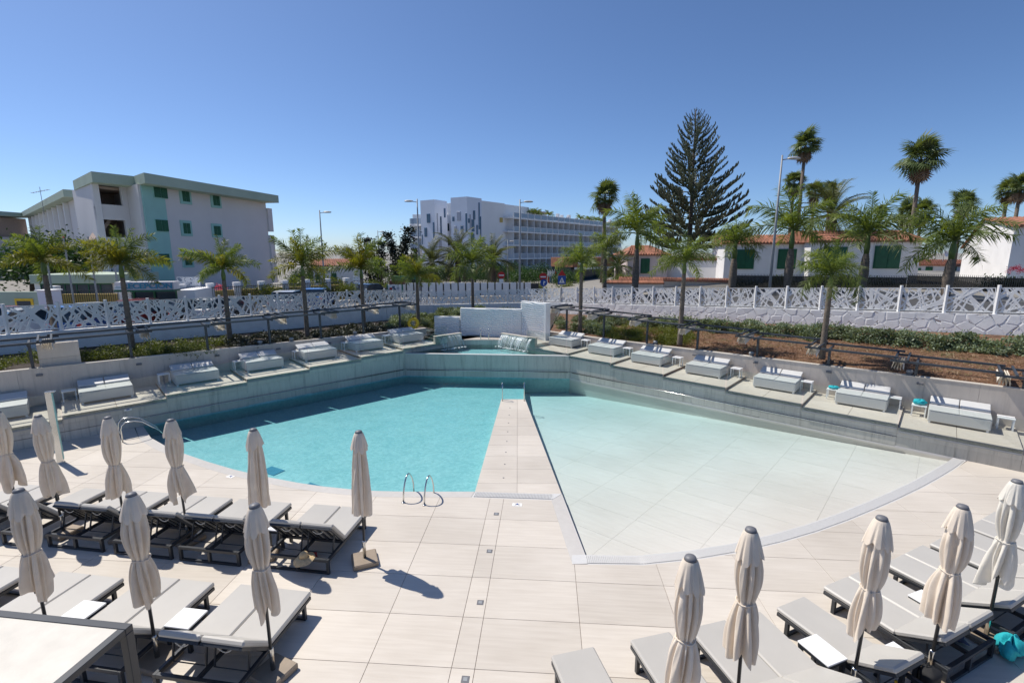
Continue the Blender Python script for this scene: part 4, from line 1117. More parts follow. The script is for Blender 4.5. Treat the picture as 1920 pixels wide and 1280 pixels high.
pole_ladder((bm.x + .15, bm.y + .16, 1.30), PI + math.atan2((bkR - bkL).y, (bkR - bkL).x), 'small steel ladder in the raised basin between the two waterfalls', .42, .55)
t = thing('curved_handrail', 'long curved steel handrails at the shallow corner by the wall notice', 'pool rail', (-12.0, 14.1, 0), R(46))
for y in (0, .5):
    pts = [(0, y, -.01), (0, y, .40), (.03, y, .52), (.12, y, .60), (.35, y, .60), (.55, y, .52), (.95, y, .12), (1.05, y, -.05)]
    MB().tube(pts, .019, 10).build('rail', M['steel'], t, smooth=True)
# shower post
t = thing('shower_post', 'tall square steel shower post standing on the deck by the shaded terraces', 'shower', (-12.55, 12.62, 0), R(30))
MB().box(-.07, .07, -.05, .05, 0, 2.02, .006).build('column', M['steel'], t); MB().box(-.07, .14, -.06, .06, 2.021, 2.05, .005).build('head', M['steel'], t)
MB().box(.071, .079, -.045, .045, .1, 2.0).build('glass_edge', M['mint'], t); MB().lathe([(.10, 0), (.10, .012)], 14).build('foot_plate', M['steel'], t)

# ------------------------------------------------------------------ floor fittings
for k, (x, y) in enumerate(((-.35, 9.94), (-.44, 8.57), (-.53, 7.16), (-.64, 5.68))):
    t = thing('floor_drain', 'square dark floor fitting set in the joint line of the deck', 'floor drain', (x, y, .001), -TILT, 'square floor fittings in a line')
    MB().box(-.055, .055, -.055, .055, -.01, .004, .001).build('frame', M['grey'], t); MB().box(-.03, .03, -.03, .03, .0045, .007, .001).build('lid', M['lamp'], t)
def plate(name, loc, rz, sx, sy, lab, upright=False, band=None):
    t = thing(name, lab, 'sign', loc, rz)
    if upright:
        MB().box(-sx / 2, sx / 2, -.008, 0, -sy / 2, sy / 2).build('plate', M['white'], t); MB().box(-sx * .2, sx * .2, -.011, -.009, -sy * .22, sy * .22).build('symbol', M['signblue'], t)
    else:
        MB().box(-sx / 2, sx / 2, -sy / 2, sy / 2, 0, .004).build('plate', M['white'], t)
        for a in (R(30), R(-30)): MB().box(-sx * .32, sx * .32, -.008, .008, .0042, .0055).build('symbol', M['grey'], t, (0, 0, 0 if a > 0 else .0014), a)
        MB().lathe([(.022, .007), (.022, .008)], 10, (0, sy * .2, 0)).build('symbol', M['signblue'], t)
plate('depth_marker', (.12, 10.34, .001), -TILT, .22, .13, 'small white no-diving tile set in the deck by the pier gutter')
plate('depth_marker', (-7.35, 11.77, .001), R(-22), .20, .12, 'small white marker tile set in the deck by the curved pool edge')
q = LS.w(2.75, -.016, .66); plate('wall_notice', q, LS.rz, .20, .09, 'small white notice with a blue symbol on the shaded terrace wall', True)

# ------------------------------------------------------------------ belongings
t = thing('straw_hat', 'wide straw hat hanging over the rear frame of the lounger', 'hat', (-3.78, 7.93, .30), R(-30))
def brim(u, v):
    a = u * 2 * PI; r = .075 + .125 * v; return (r * math.cos(a), r * math.sin(a) * .92, .02 - .055 * v * v * (1 + .7 * math.cos(a - 4.4)) + .006 * math.sin(5 * a))
MB().grid(brim, 40, 6, True).build('brim', M['hat'], t, smooth=True)
MB().lathe([(.08, .015), (.078, .06), (.065, .095), (.04, .112), (.005, .116)], 26).build('crown', M['hat'], t, smooth=True)
def rag(name, loc, rx, ry, rz_, mat, lab, cat, seed, rot=0):
    def fn(u, v):
        a = u * 2 * PI; b = v * PI; w_ = 1 + .22 * math.sin(3 * a + seed) + .12 * math.sin(8 * a + 5 * b + seed)
        return (rx * math.sin(b) * math.cos(a) * w_, ry * math.sin(b) * math.sin(a) * w_, rz_ * (1 - math.cos(b)) * (1 + .25 * math.sin(4 * a + 3 * b)))
    return tag(MB().grid(fn, 36, 16, True).build(name, mat, None, loc, rot, True), lab, cat)
rag('red_cloth', (-3.92, 8.35, .0), .16, .10, .06, M['red'], 'crumpled dark red cloth lying under the lounger with the hat', 'cloth', 1)
rag('turquoise_towel', (7.24, 6.10, .0), .24, .16, .13, M['turq'], 'bunched turquoise towel on the lounger frame by the cream parasol', 'towel', 4, .5)
rag('teal_towel', (6.34, 7.05, .0), .14, .42, .08, M['teal'], 'dark teal towel on the deck between two loungers of the arc', 'towel', 2, R(22))
rag('grey_blue_cloth', (6.62, 6.52, .0), .12, .26, .06, plain('blue_grey_cloth', (.09, .11, .17), .9, var=.25, scale=10), 'grey-blue cloth on the deck between two loungers beside the teal towel', 'cloth', 6, R(22))
t = thing('backpack', 'black backpack standing under the low table beside a parasol pole', 'backpack', (5.52, 5.48, 0), R(25))
def bp(u, v):
    a = u * 2 * PI; b = v; s_ = math.sin(min(1, b * 6) * PI / 2) * (1 if b < .8 else math.cos((b - .8) / .2 * PI / 2) ** .6)
    c, s2 = math.cos(a), math.sin(a); sg = lambda q: math.copysign(abs(q) ** .6, q)
    return (.15 * sg(c) * s_ * (1 - .15 * b), .10 * sg(s2) * s_ * (1 + .05 * math.sin(9 * b)), .38 * b)
MB().grid(bp, 32, 18, True).build('body', M['black'], t, smooth=True)
MB().box(-.10, .10, -.135, -.098, .04, .20, .02).build('front_pocket', M['black'], t); MB().tube([(-.09, -.137, .185), (0, -.142, .19), (.09, -.137, .185)], .004, 5).build('zip', M['grate'], t)
for x in (-.07, .07): MB().tube([(x, .09, .33), (x, .15, .26), (x, .15, .12), (x, .09, .05)], .014, 6).build('strap', M['black'], t)
MB().tube([(-.03, .04, .37), (-.02, .04, .42), (.02, .04, .42), (.03, .04, .37)], .008, 6).build('handle', M['black'], t)
t = thing('sun_cream_bottle', 'small blue bottle with an orange cap under the low table', 'bottle', (5.10, 5.50, 0), 0)
MB().lathe([(.028, 0), (.03, .01), (.03, .11), (.02, .13)], 12).build('body', M['signblue'], t, smooth=True); MB().lathe([(.018, .13), (.018, .165), (.012, .17)], 12).build('cap', M['yellow'], t, smooth=True)
# yellow ring on its stand
p = P(771, 607, 1.95); p = LS.w(15.15, 2.42, 2.05)
t = thing('lifebuoy', 'yellow ring lifebuoy with a blue centre tie hung above the terrace end', 'lifebuoy', (p.x, p.y, p.z), R(12))
def tor(u, v): a = u * 2 * PI; b = v * 2 * PI; return ((.235 + .075 * math.cos(b)) * math.cos(a), -.09 + .05 * math.sin(b), (.235 + .075 * math.cos(b)) * math.sin(a))
MB().grid(tor, 36, 12, True).build('ring', M['yellow'], t, smooth=True)
MB().tube([(0, -.04, -.40), (0, -.04, .1)], .02, 8).build('stand', M['lamp'], t); MB().box(-.07, .07, -.07, -.03, -.06, .06, .01).build('bracket', M['lamp'], t)

# ================================================================== PLANTS
def frond_mesh(name, mat, L, e0, curl, leaf, nleaf, seed, plume=.5, droop=.5, wid=.022, stem=.12, stemmat=None):
    """a feather frond: rachis rises at e0 and arches over by curl radians; leaflets both sides"""
    rnd = random.Random(seed); mb = MB(); pts = []; x = z = 0; K = 14; a = e0
    for k in range(K + 1):
        pts.append(Vector((x, 0, z))); a = e0 - curl * ((k + .5) / K) ** 1.35; x += L / K * math.cos(a); z += L / K * math.sin(a)
    mb.tube(pts, [.028 * (1 - .88 * k / K) * (L / 2) + .003 for k in range(K + 1)], 5, False)
    for i in range(nleaf):
        t = stem + (1 - stem) * (i + .5) / nleaf; f = t * K; k = min(K - 1, int(f)); p = pts[k].lerp(pts[k + 1], f - k)
        d = (pts[k + 1] - pts[k]).normalized(); up = Vector((-d.z, 0, d.x))
        for sgn in (-1, 1):
            ll = leaf * (math.sin(min(1, (t - stem) / (1 - stem) * 1.15 + .12) * PI * .86) ** .55 + .12) * rnd.uniform(.8, 1.12)
            pl = rnd.uniform(-plume, plume); out = Vector((0, sgn * math.cos(pl), 0)) + up * math.sin(pl)
            dirv = (out * 1.0 + d * rnd.uniform(.45, .85)).normalized()
            w_ = wid * rnd.uniform(.75, 1.2); side = dirv.cross(up).normalized()
            side = d * .8 + side * .2
            m1 = p + dirv * ll * .5 + Vector((0, 0, -droop * ll * .10)); tip = p + dirv * ll * .93 + Vector((0, 0, -droop * ll * rnd.uniform(.3, .6)))
            mb.add([p - side * w_ * .4, p + side * w_ * .4, m1 + side * w_, m1 - side * w_, tip], [(0, 1, 2, 3), (3, 2, 4)])
    return mb.mesh(name, mat)
ROY = [frond_mesh('frond', M['royal'], 1.0, R(14), R(c_), .28, 62, s, 1.1, .7, .012) for s, c_ in ((1, 58), (2, 74), (3, 90))]
ROYG = [frond_mesh('frond', M['royalbacklit'], 1.0, R(14), R(c_), .22, 84, s, 1.5, .45, .012) for s, c_ in ((4, 62), (5, 84))]
ROYF = [frond_mesh('frond', M['royal'], 1.0, R(14), R(c_), .21, 84, s, 1.5, .4, .012) for s, c_ in ((14, 50), (15, 72))]
SPEAR = frond_mesh('frond', M['royal'], 1.0, R(10), R(14), .20, 40, 9, .9, .15, .013)
DATE = [frond_mesh('frond', M['date'], 1.0, R(8), R(62), .17, 60, s, .35, .25, .006) for s in (11, 12)]
def crown(t, top, n, L, elevs, meshes, rnd, start=0.0, jit=.25):
    for k in range(n):
        el = elevs[k % len(elevs)] + rnd.uniform(-.12, .12); az = start + k * 2.39996 + rnd.uniform(-jit, jit)
        o = ob('frond', meshes[rnd.randrange(len(meshes))], t, top, rot=(0, -el, az))
        s_ = L * rnd.uniform(.8, 1.15); o.scale = (s_, s_ * rnd.uniform(.85, 1.1), s_)
def bole(name, pts, rad, mat, t, rings=0):
    if rings:
        P2 = []; R2 = []
        for a, b, r0, r1 in zip(pts, pts[1:], rad, rad[1:]):
            m_ = max(2, int((Vector(b) - Vector(a)).length / .055))
            for k in range(m_):
                u = k / m_; P2.append(Vector(a).lerp(Vector(b), u)); R2.append((r0 + (r1 - r0) * u) * (1.06 if k % 2 else .97))
        P2.append(Vector(pts[-1])); R2.append(rad[-1]); pts, rad = P2, R2
    return MB().tube(pts, list(rad), 10).build(name, mat, t, smooth=True)
def royal_palm(base, zc, r, lab, seed, backlit=False, n=13, bottle=False, trunk=.10, spear=1, group='feather palms of the pool garden', lean=(0, 0)):
    rnd = random.Random(seed); t = thing('feather_palm', lab, 'palm tree', base, 0, group); h = zc - base[2]
    top = Vector((lean[0], lean[1], h)); sh = min(.30 * h, 1.1) if bottle else .14 * h
    prof = [trunk * 1.25, trunk * 1.1, trunk * (1.5 if bottle else 1.0), trunk * (1.2 if bottle else .95), trunk * .8]
    pts = [top * u for u in (-.05, .08, .35, .6, 1 - sh / h)]
    bole('trunk', pts, prof, M['bark'], t, 1)
    bole('crownshaft', [top * (1 - sh / h), top * (1 - .6 * sh / h), top * (1 - .1 * sh / h), top * 1.03], [trunk * .78, trunk * .95, trunk * .6, trunk * .35], M['shaft'], t)
    ms = ROY if not backlit else ROYG + ROYF
    crown(t, top, n, r, [R(66), R(40), R(18), R(2), R(52), R(-14), R(28)], ms, rnd, rnd.random() * 6)
    for k in range(spear):
        o = ob('frond', SPEAR, t, top, rot=(0, -R(82 - 16 * k), rnd.random() * 6)); o.scale = (r * .95,) * 3
    return t
def gr(f, u, v): p = f(u, v); return p
PALMS = [  # base x, y, z, crown z, frond length, gold, label
    ((-18.2, 19.0, 1.9), (14, 492), 1.35, True, 'dense backlit-gold feather palm rising at the lamp and mint parapet end of the fence'),
    ((-15.2, 19.0, 1.75), (248, 497), 1.45, True, 'backlit-gold feather palm with one bright upright frond in front of the reception sign'),
    ((-12.85, 21.7, 1.65), (427, 505), 1.45, True, 'feather palm with spreading fronds before the blank hotel gable'),
    ((-10.0, 23.3, 1.5), (577, 497), 1.65, True, 'feather palm with a long lone spear frond beside the road lamp'),
    ((-8.1, 26.2, 1.4), (700, 505), 1.85, True, 'backlit-yellow feather palm in front of the billboard'),
    ((-5.45, 27.9, 1.35), (782, 517), 1.45, True, 'small feather palm beside the yellow lifebuoy'),
    ((-2.6, 32.0, 1.3), (882, 492), 1.85, False, 'feather palm behind the long wavy wall, before the hotel towers'),
    ((3.6, 25.3, 1.72), (1090, 493), 1.45, False, 'bushy feather palm by the tallest wavy wall'),
    ((7.55, 21.4, 1.80), (1283, 492), 1.35, False, 'feather palm growing in the mulch before the pink house'),
    ((11.6, 17.7, 1.98), (1545, 517), 1.25, False, 'short feather palm standing in the mulch among the pergola frames'),
]
for k, (b, cp, r, backlit, lab) in enumerate(PALMS):
    zc = D(cp[0], cp[1], b[1]).z; royal_palm(b, zc, r * 1.08, lab, 40 + k, backlit, (15, 18, 16, 17)[k % 4], trunk=.10, spear=2 if k in (1, 3) else 1)
for k, (px, py, Y, r, bt, lab) in enumerate([(1138, 468, 37.5, 2.0, False, 'thin feather palm behind the lattice fence beside the pink house'), (1198, 438, 36, 2.9, True, 'tall bottle-trunked royal palm before the pink house'), (1382, 456, 32, 1.9, True, 'royal palm with pale swollen trunk before the first green shutter'), (1490, 432, 30, 2.8, True, 'large royal palm beside the tall leaning street lamp'), (1632, 442, 28, 2.5, True, 'large royal palm before the last green shutter of the long house'), (1793, 452, 25, 2.45, True, 'royal palm with wide drooping fronds before the gabled white house')]):
    top = D(px, py, Y); zb = gz(top.x, Y) - .2
    royal_palm((top.x - .1, Y, zb), top.z, r, lab, 70 + k, False, 15 + k % 3, bt, .17, 1, 'royal palms along the street')

def fan_leaf(seed, mat, name='fan_leaf'):
    rnd = random.Random(seed); mb = MB(); mb.tube([(0, 0, 0), (.2, 0, .03), (.44, 0, .02)], [.012, .009, .007], 4, False)
    for k in range(22):
        a = (k - 10.5) / 10.5 * R(118); d = Vector((math.cos(a), math.sin(a), 0)); s_ = Vector((-d.y, d.x, 0)); L = .62 * (1 - .18 * abs(a) / 2) * rnd.uniform(.9, 1.08)
        p = Vector((.44, 0, .02)); m1 = p + d * L * .55 + Vector((0, 0, .03 - .02 * (k % 2))); tip = p + d * L + Vector((0, 0, -.10 - .14 * rnd.random()))
        mb.add([p, m1 + s_ * .035, m1 - s_ * .035, tip], [(0, 2, 1), (1, 2, 3)])
    return mb.mesh(name, mat)
FAN = [fan_leaf(s, M['fan']) for s in (1, 2, 3)]; FAND = [fan_leaf(5, M['dead'])]
def fan_palm(px, py, Y, rpx, lab, seed, dead=6, n=34):
    rnd = random.Random(seed); top = D(px, py, Y); zb = gz(top.x, Y) - .2; t = thing('fan_palm', lab, 'palm tree', (top.x, Y, zb), 0, 'fan palms beyond the houses')
    h = top.z - zb; r = rpx * Y / 900
    bole('trunk', [(0, 0, 0), (.05, 0, h * .5), (0, 0, h)], [.26, .20, .16], M['bark'], t)
    for k in range(n):
        el = R(82) - R(125) * (k / n) ** .9 + rnd.uniform(-.15, .15)
        o = ob('fan_leaf', FAN[k % 3], t, (0, 0, h + .25 * (1 - k / n)), rot=(rnd.uniform(-.5, .5), -el, k * 2.4 + rnd.random() * .4)); o.scale = (r * rnd.uniform(.5, 1.15),) * 3
    for k in range(dead):
        o = ob('dead_leaf', FAND[0], t, (0, 0, h - .15), rot=(0, R(72) + rnd.uniform(-.15, .2), k * 6.28 / dead + rnd.random())); o.scale = (r * .95,) * 3
    return t
FP = [(1134, 372, 55, 34, 'shaggy fan palm with hanging brown skirt beside the hotel balconies'), (1510, 275, 58, 33, 'tallest slender fan palm beside the street lamp head'), (1489, 345, 66, 27, 'smaller fan palm left of the tallest slender one'), (1528, 362, 70, 24, 'fan palm partly hidden behind the tallest slender one'), (1557, 360, 72, 26, 'fan palm right of the slender trio above the date palm'),
      (1727, 300, 50, 45, 'biggest fan palm with a thick trunk and two dangling dead leaves'), (1700, 402, 64, 32, 'bushy fan palm behind the roof aerial'), (1728, 400, 68, 30, 'low fan palm at the foot of the biggest one'), (1806, 384, 62, 32, 'round fan palm between the long house and the gabled house'), (1890, 360, 60, 27, 'slanting fan palm above the terracotta gable roof'), (1914, 352, 58, 32, 'fan palm behind the slanting one over the gable roof'), (1652, 398, 85, 16, 'distant little fan palm peeping over the long house roof')]
for k, (px, py, Y, r, lab) in enumerate(FP): fan_palm(px, py, Y, r * .92, lab, 100 + k, 8 if k in (0, 5) else 4, 32)
def date_palm(px, py, Y, rpx, lab, seed, zb=None, n=46):
    rnd = random.Random(seed); top = D(px, py, Y); zb = (gz(top.x, Y) - .1) if zb is None else zb
    t = thing('date_palm', lab, 'palm tree', (top.x, Y, zb), 0, 'date palms along the street'); h = top.z - zb
    bole('trunk', [(0, 0, 0), (0, 0, h * .5), (0, 0, h)], [.34, .28, .30], M['bark'], t, 1)
    crown(t, Vector((0, 0, h)), n, rpx * Y / 900, [R(80), R(62), R(45), R(30), R(15), R(0), R(-15), R(-28)], DATE, rnd)
    for k in range(7): o = ob('dead_frond', DEADF, t, (0, 0, h - .2), rot=(0, R(45) + rnd.random() * .4, k * .9)); o.scale = (rpx * Y / 1050,) * 3
    return t
DEADF = frond_mesh('dead_frond', M['dead'], 1.0, R(0), R(35), .13, 34, 15, .4, .5, .007)
date_palm(1562, 402, 40, 68, 'big shaggy date palm rising behind the long white house', 5)
date_palm(810, 492, 52, 50, 'date palm at the foot of the narrower hotel tower', 6)
date_palm(858, 478, 54, 58, 'fullest date palm between the two hotel towers', 7)
date_palm(925, 488, 50, 54, 'arching date palm beside the road signs', 8)
date_palm(1160, 500, 46, 40, 'short thick date palm beside the pink house wall', 9)

# Norfolk pine
def pine_branch(seed):
    rnd = random.Random(seed); mb = MB(); pts = [Vector((u, 0, -.05 * math.sin(u * PI) + .26 * u ** 2.2)) for u in [i / 8 for i in range(9)]]
    mb.tube(pts, [.010 * (1 - .8 * i / 8) for i in range(9)], 4, False)
    nb = 21
    for i in range(nb):
        t = .22 + .78 * (i + .5) / nb; f = t * 8; k = min(7, int(f)); p = pts[k].lerp(pts[k + 1], f - k); d = (pts[k + 1] - pts[k]).normalized()
        sg = 1 if i % 2 else -1; L = .15 * (1.15 - .5 * t) * rnd.uniform(.7, 1.2); a = rnd.uniform(.4, 1.0)
        dv = (d * math.cos(a) + Vector((0, sg, 0)) * math.sin(a) * rnd.uniform(.4, 1) + Vector((0, 0, rnd.uniform(.3, .9)))).normalized()
        r = .016 * rnd.uniform(.7, 1.3); mb.tube([p, p + dv * L * .35, p + dv * L * .75, p + dv * L + Vector((0, 0, .02))], [r * .4, r * .8, r * 1.15, r * .3], 5)
        for q in range(14):                                     # needle tufts
            s_ = p + dv * L * rnd.uniform(.15, 1); v = (Vector((rnd.uniform(-1, 1), rnd.uniform(-1, 1), rnd.uniform(-.2, 1))).normalized() + dv).normalized() * rnd.uniform(.03, .055); w_ = v.cross(dv).normalized() * .007
            mb.add([s_ - w_, s_ + w_, s_ + v], [(0, 1, 2)])
    return mb.mesh('branch', M['pine'])
PB = [pine_branch(s) for s in range(4)]
def norfolk(px, ptop, pbot, Y, wpx, whorls, per, lab, seed):
    rnd = random.Random(seed); T = D(px, ptop, Y); B = D(px - 12, pbot, Y); zb = gz(B.x, Y) - .2; t = thing('norfolk_pine', lab, 'pine tree', (B.x, Y, zb))
    h = T.z - zb; lean = T.x - B.x; zlow = B.z - zb; sx = Y / 900
    bole('trunk', [(0, 0, 0), (lean * .3, 0, h * .4), (lean, 0, h)], [.34 * h / 18, .22 * h / 18, .03], M['wood'], t)
    for k in range(whorls):
        u = (k / (whorls - 1)) ** .92; z = zlow + (h - zlow) * u * .985
        wd = wpx * sx * (1 - u) ** .78 * (.84 + .16 * min(1, u * 6)) + .35
        for j in range(per):
            az = j * 2 * PI / per + k * 1.1 + rnd.uniform(-.25, .25); s_ = wd * rnd.uniform(.78, 1.1)
            o = ob('branch', PB[rnd.randrange(4)], t, (lean * (z / h) ** 1.2, 0, z), rot=(rnd.uniform(-.2, .2), -R(-4 + 34 * u) + rnd.uniform(-.08, .08), az))
            tk = max(1.0, min(1.9, 2.6 / s_)) if s_ < 2.6 else 1.0
            o.scale = (s_, s_ * min(1.0, tk), s_ * min(1.15, tk))
    return t
norfolk(1305, 205, 462, 50, 104, 27, 7, 'tall dark Norfolk pine with tiered upswept branches above the pink house', 3)
norfolk(1737, 448, 500, 80, 24, 9, 5, 'small distant Norfolk pine seen between the two white houses', 4)

def leaf_cloud(n, shape, leaf, seed, clumps=0, wl=.5):
    rnd = random.Random(seed); mb = MB(); cl = [shape(rnd) for _ in range(clumps)] if clumps else None
    for k in range(n):
        if cl: c = cl[rnd.randrange(clumps)]; r = cl_r; p = Vector(c) + Vector((rnd.gauss(0, r), rnd.gauss(0, r), rnd.gauss(0, r * .7)))
        else: p = Vector(shape(rnd))
        d = Vector((rnd.uniform(-1, 1), rnd.uniform(-1, 1), rnd.uniform(-.3, 1))).normalized(); s_ = d.orthogonal().normalized()
        s_ = Matrix.Rotation(rnd.random() * 6.28, 3, d) @ s_; L = leaf * rnd.uniform(.6, 1.3)
        mb.add([p, p + d * L * .5 + s_ * L * wl * .5, p + d * L, p + d * L * .5 - s_ * L * wl * .5], [(0, 1, 2, 3)])
    return mb
def dome(rx, ry, rz_, fill=.45):
    def f(rnd):
        v = Vector((rnd.gauss(0, 1), rnd.gauss(0, 1), abs(rnd.gauss(0, 1)))).normalized() * (fill + (1 - fill) * rnd.random() ** .5); return (v.x * rx, v.y * ry, v.z * rz_)
    return f
cl_r = .55
CROWN = leaf_cloud(5200, dome(2.7, 2.2, 1.9, .35), .22, 8, 46).mesh('crown', M['tree'])
def broad_tree(loc, s_, lab, mesh=CROWN, trunk=1.6, group=None, name='leafy_tree'):
    t = thing(name, lab, 'tree', loc, 0, group)
    bole('trunk', [(0, 0, 0), (.1, 0, trunk * .6), (0, 0, trunk * 1.5)], [.22 * s_, .17 * s_, .09 * s_], M['wood'], t)
    for a in range(4): MB().tube([(0, 0, trunk), (math.cos(a * 1.6) * .8 * s_, math.sin(a * 1.6) * .8 * s_, trunk + .9 * s_)], [.09 * s_, .03 * s_], 6).build('limb', M['wood'], t)
    ob('crown', mesh, t, (0, 0, trunk), a if False else 0, scale=s_); return t
for (px, py, Y, s_, lab) in [(112, 510, 41, 1.45, 'broad dark green tree before the white pilaster wing'), (55, 512, 43, 1.1, 'lower dark green tree beside the backlit-gold palm and the pilaster wing')]:
    p = D(px, py, Y); broad_tree((p.x, Y, 1.8), s_, lab, trunk=2.2)
cl_r = .22
CYP = leaf_cloud(2400, lambda rnd: (lambda u: ((.75 - .6 * u) * math.cos(rnd.random() * 6.28) * rnd.random() ** .5 + .35 * math.sin(u * 5), (.75 - .6 * u) * rnd.uniform(-1, 1), u * 5.2))(rnd.random()), .24, 5, 60).mesh('crown', M['cypress'])
for (px, py, Y, s_, lab) in [(757, 430, 58, 1.12, 'dark twisted cypress touching the hotel balconies'), (735, 440, 60, 1.0, 'dark cypress left of the twisted one by the hotel'), (690, 450, 62, 1.0, 'dark cypress beside the road aerial'), (660, 470, 63, .85, 'dark low cypress behind the backlit-yellow palm'), (775, 470, 56, .9, 'dark cypress in front of the balcony ends'), (712, 458, 57, 1.0, 'dark bushy cypress under the far road lamp')]:
    p = D(px, py, Y); sc_ = (p.z - 1.8) / 5.4; t = thing('cypress', lab, 'tree', (p.x, Y, 1.8), px, 'cypresses by the road')
    bole('trunk', [(0, 0, 0), (0, 0, 3 * sc_)], [.2, .08], M['wood'], t); ob('crown', CYP, t, (0, 0, .3), 0, scale=(sc_ * 1.3, sc_ * 1.3, sc_))

for k, (px, Y, s_) in enumerate([(800, 66, .9), (845, 70, 1.0), (890, 64, .9), (935, 68, 1.0), (985, 62, .9), (1015, 70, 1.1), (1060, 60, .8), (1090, 72, 1.2), (1135, 66, 1.1), (905, 76, 1.1), (960, 80, 1.1), (575, 60, 1.0), (640, 64, 1.1)]):
    p = D(px, 530, Y); broad_tree((p.x, Y, 1.5), s_ * .8, 'round green garden tree before the hotel street front', trunk=.7, group='garden trees before the hotel', name='garden_tree')
# shrubs
cl_r = .09
HEDGE = [leaf_cloud(1100, dome(.42, .40, .56, .5), .10, s, 22).mesh('foliage', M['hedge']) for s in (1, 2)]
LIME = [leaf_cloud(1000, dome(.55, .5, .36, .6), .055, s, 30).mesh('foliage', M['lime']) for s in (3, 4)]
GREEN = [leaf_cloud(1000, dome(.55, .5, .34, .55), .06, s, 28).mesh('foliage', M['green']) for s in (5, 6)]
SUCC = [leaf_cloud(420, dome(.30, .30, .26, .3), .13, s, 12).mesh('foliage', M['succ']) for s in (7, 8)]
def shrub(mesh, p, s_, rz, lab, grp, name='shrub'):
    t = tag(ob(name, mesh, None, p, rz, scale=s_), lab, 'shrub', grp); return t
rnd = random.Random(77)
for k in range(62):                                                # hedge under the stone wall
    u = .10 + .88 * (k + rnd.random() * .6) / 62; v = .64 + rnd.uniform(-.05, .05); p = bedR_f(u, v)
    shrub(HEDGE[k % 2], (p[0], p[1], p[2] - .06), rnd.uniform(.8, 1.15) * (1 if u > .3 else .9), rnd.random() * 6, 'grey-green hedge shrub in the row under the rubble stone wall', 'grey-green hedge shrubs')
for k in range(20):
    u = .02 + .16 * rnd.random(); v = .12 + .5 * rnd.random(); p = bedR_f(u, v); shrub(HEDGE[k % 2], (p[0], p[1], p[2] - .12), rnd.uniform(.75, 1.0), rnd.random() * 6, 'low grey-green shrub beside the tallest wavy wall', 'low grey-green shrubs')
for k in range(46):
    u = .16 + .20 * rnd.random(); v = .05 + .44 * rnd.random(); p = bedR_f(u, v); shrub(LIME[k % 2], (p[0], p[1], p[2] - .08), rnd.uniform(.75, 1.05), rnd.random() * 6, 'lime-green feathery shrub on the slope behind the sunlit daybeds', 'lime-green shrubs')
for k in range(60):
    u = .03 + .47 * (k + rnd.random()) / 60; v = .05 + .62 * rnd.random(); p = bedL_f(u, v)
    if abs(u - .26) < .035 and v < .3: continue
    shrub(GREEN[k % 2], (p[0], p[1], p[2] - .10), rnd.uniform(.85, 1.25), rnd.random() * 6, 'mossy green shrub in the shaded planting bed', 'mossy green shrubs')
for k in range(90):
    u = .50 + .42 * rnd.random(); v = .03 + .55 * rnd.random() ** 1.3; p = bedL_f(u, v); shrub(SUCC[k % 2], (p[0], p[1], p[2] - .05), rnd.uniform(.6, 1.0), rnd.random() * 6, 'dark spiky succulent in the shaded soil behind the daybeds', 'dark succulents')
for k in range(26):
    u = .86 + .13 * rnd.random(); v = .1 + .6 * rnd.random(); p = bedL_f(u, v); shrub(HEDGE[k % 2], (p[0], p[1], p[2] - .1), rnd.uniform(.7, 1.0), rnd.random() * 6, 'low grey-green shrub behind the yellow lifebuoy', 'grey-green shrubs behind the lifebuoy')
rnd = random.Random(21)
for k in range(60):
    x = -5.5 + 7.5 * rnd.random(); y = 26.9 + 9.5 * rnd.random(); z = 1.5 - .4 * (y - 26) / 11
    shrub(HEDGE[k % 2] if k % 3 else GREEN[k % 2], (x, y, z), rnd.uniform(.8, 1.2), rnd.random() * 6, 'green shrub filling the bed behind the wavy walls', 'shrubs behind the wavy walls')
mb = MB(); rnd = random.Random(5)                                    # dry ground cover over the mulch
for k in range(26000):
    u = .24 + .75 * rnd.random(); v = .01 + .66 * rnd.random(); p = Vector(bedR_f(u, v)); d = Vector((rnd.uniform(-1, 1), rnd.uniform(-1, 1), rnd.uniform(.1, .9))).normalized(); cl_ = .5 + .5 * math.sin(p.x * 3.1 + 2 * math.sin(p.y * 2.3)) * math.sin(p.y * 2.7); L = rnd.uniform(.03, .07) + .10 * cl_ * rnd.random(); s_ = d.orthogonal() * .011
    mb.add([p - s_, p + s_, p + d * L], [(0, 1, 2)])
tag(stuff(mb.build('dry_ground_cover', M['drygrass'])), 'dry reddish-brown ground cover spread over the sunlit slope', 'ground cover')

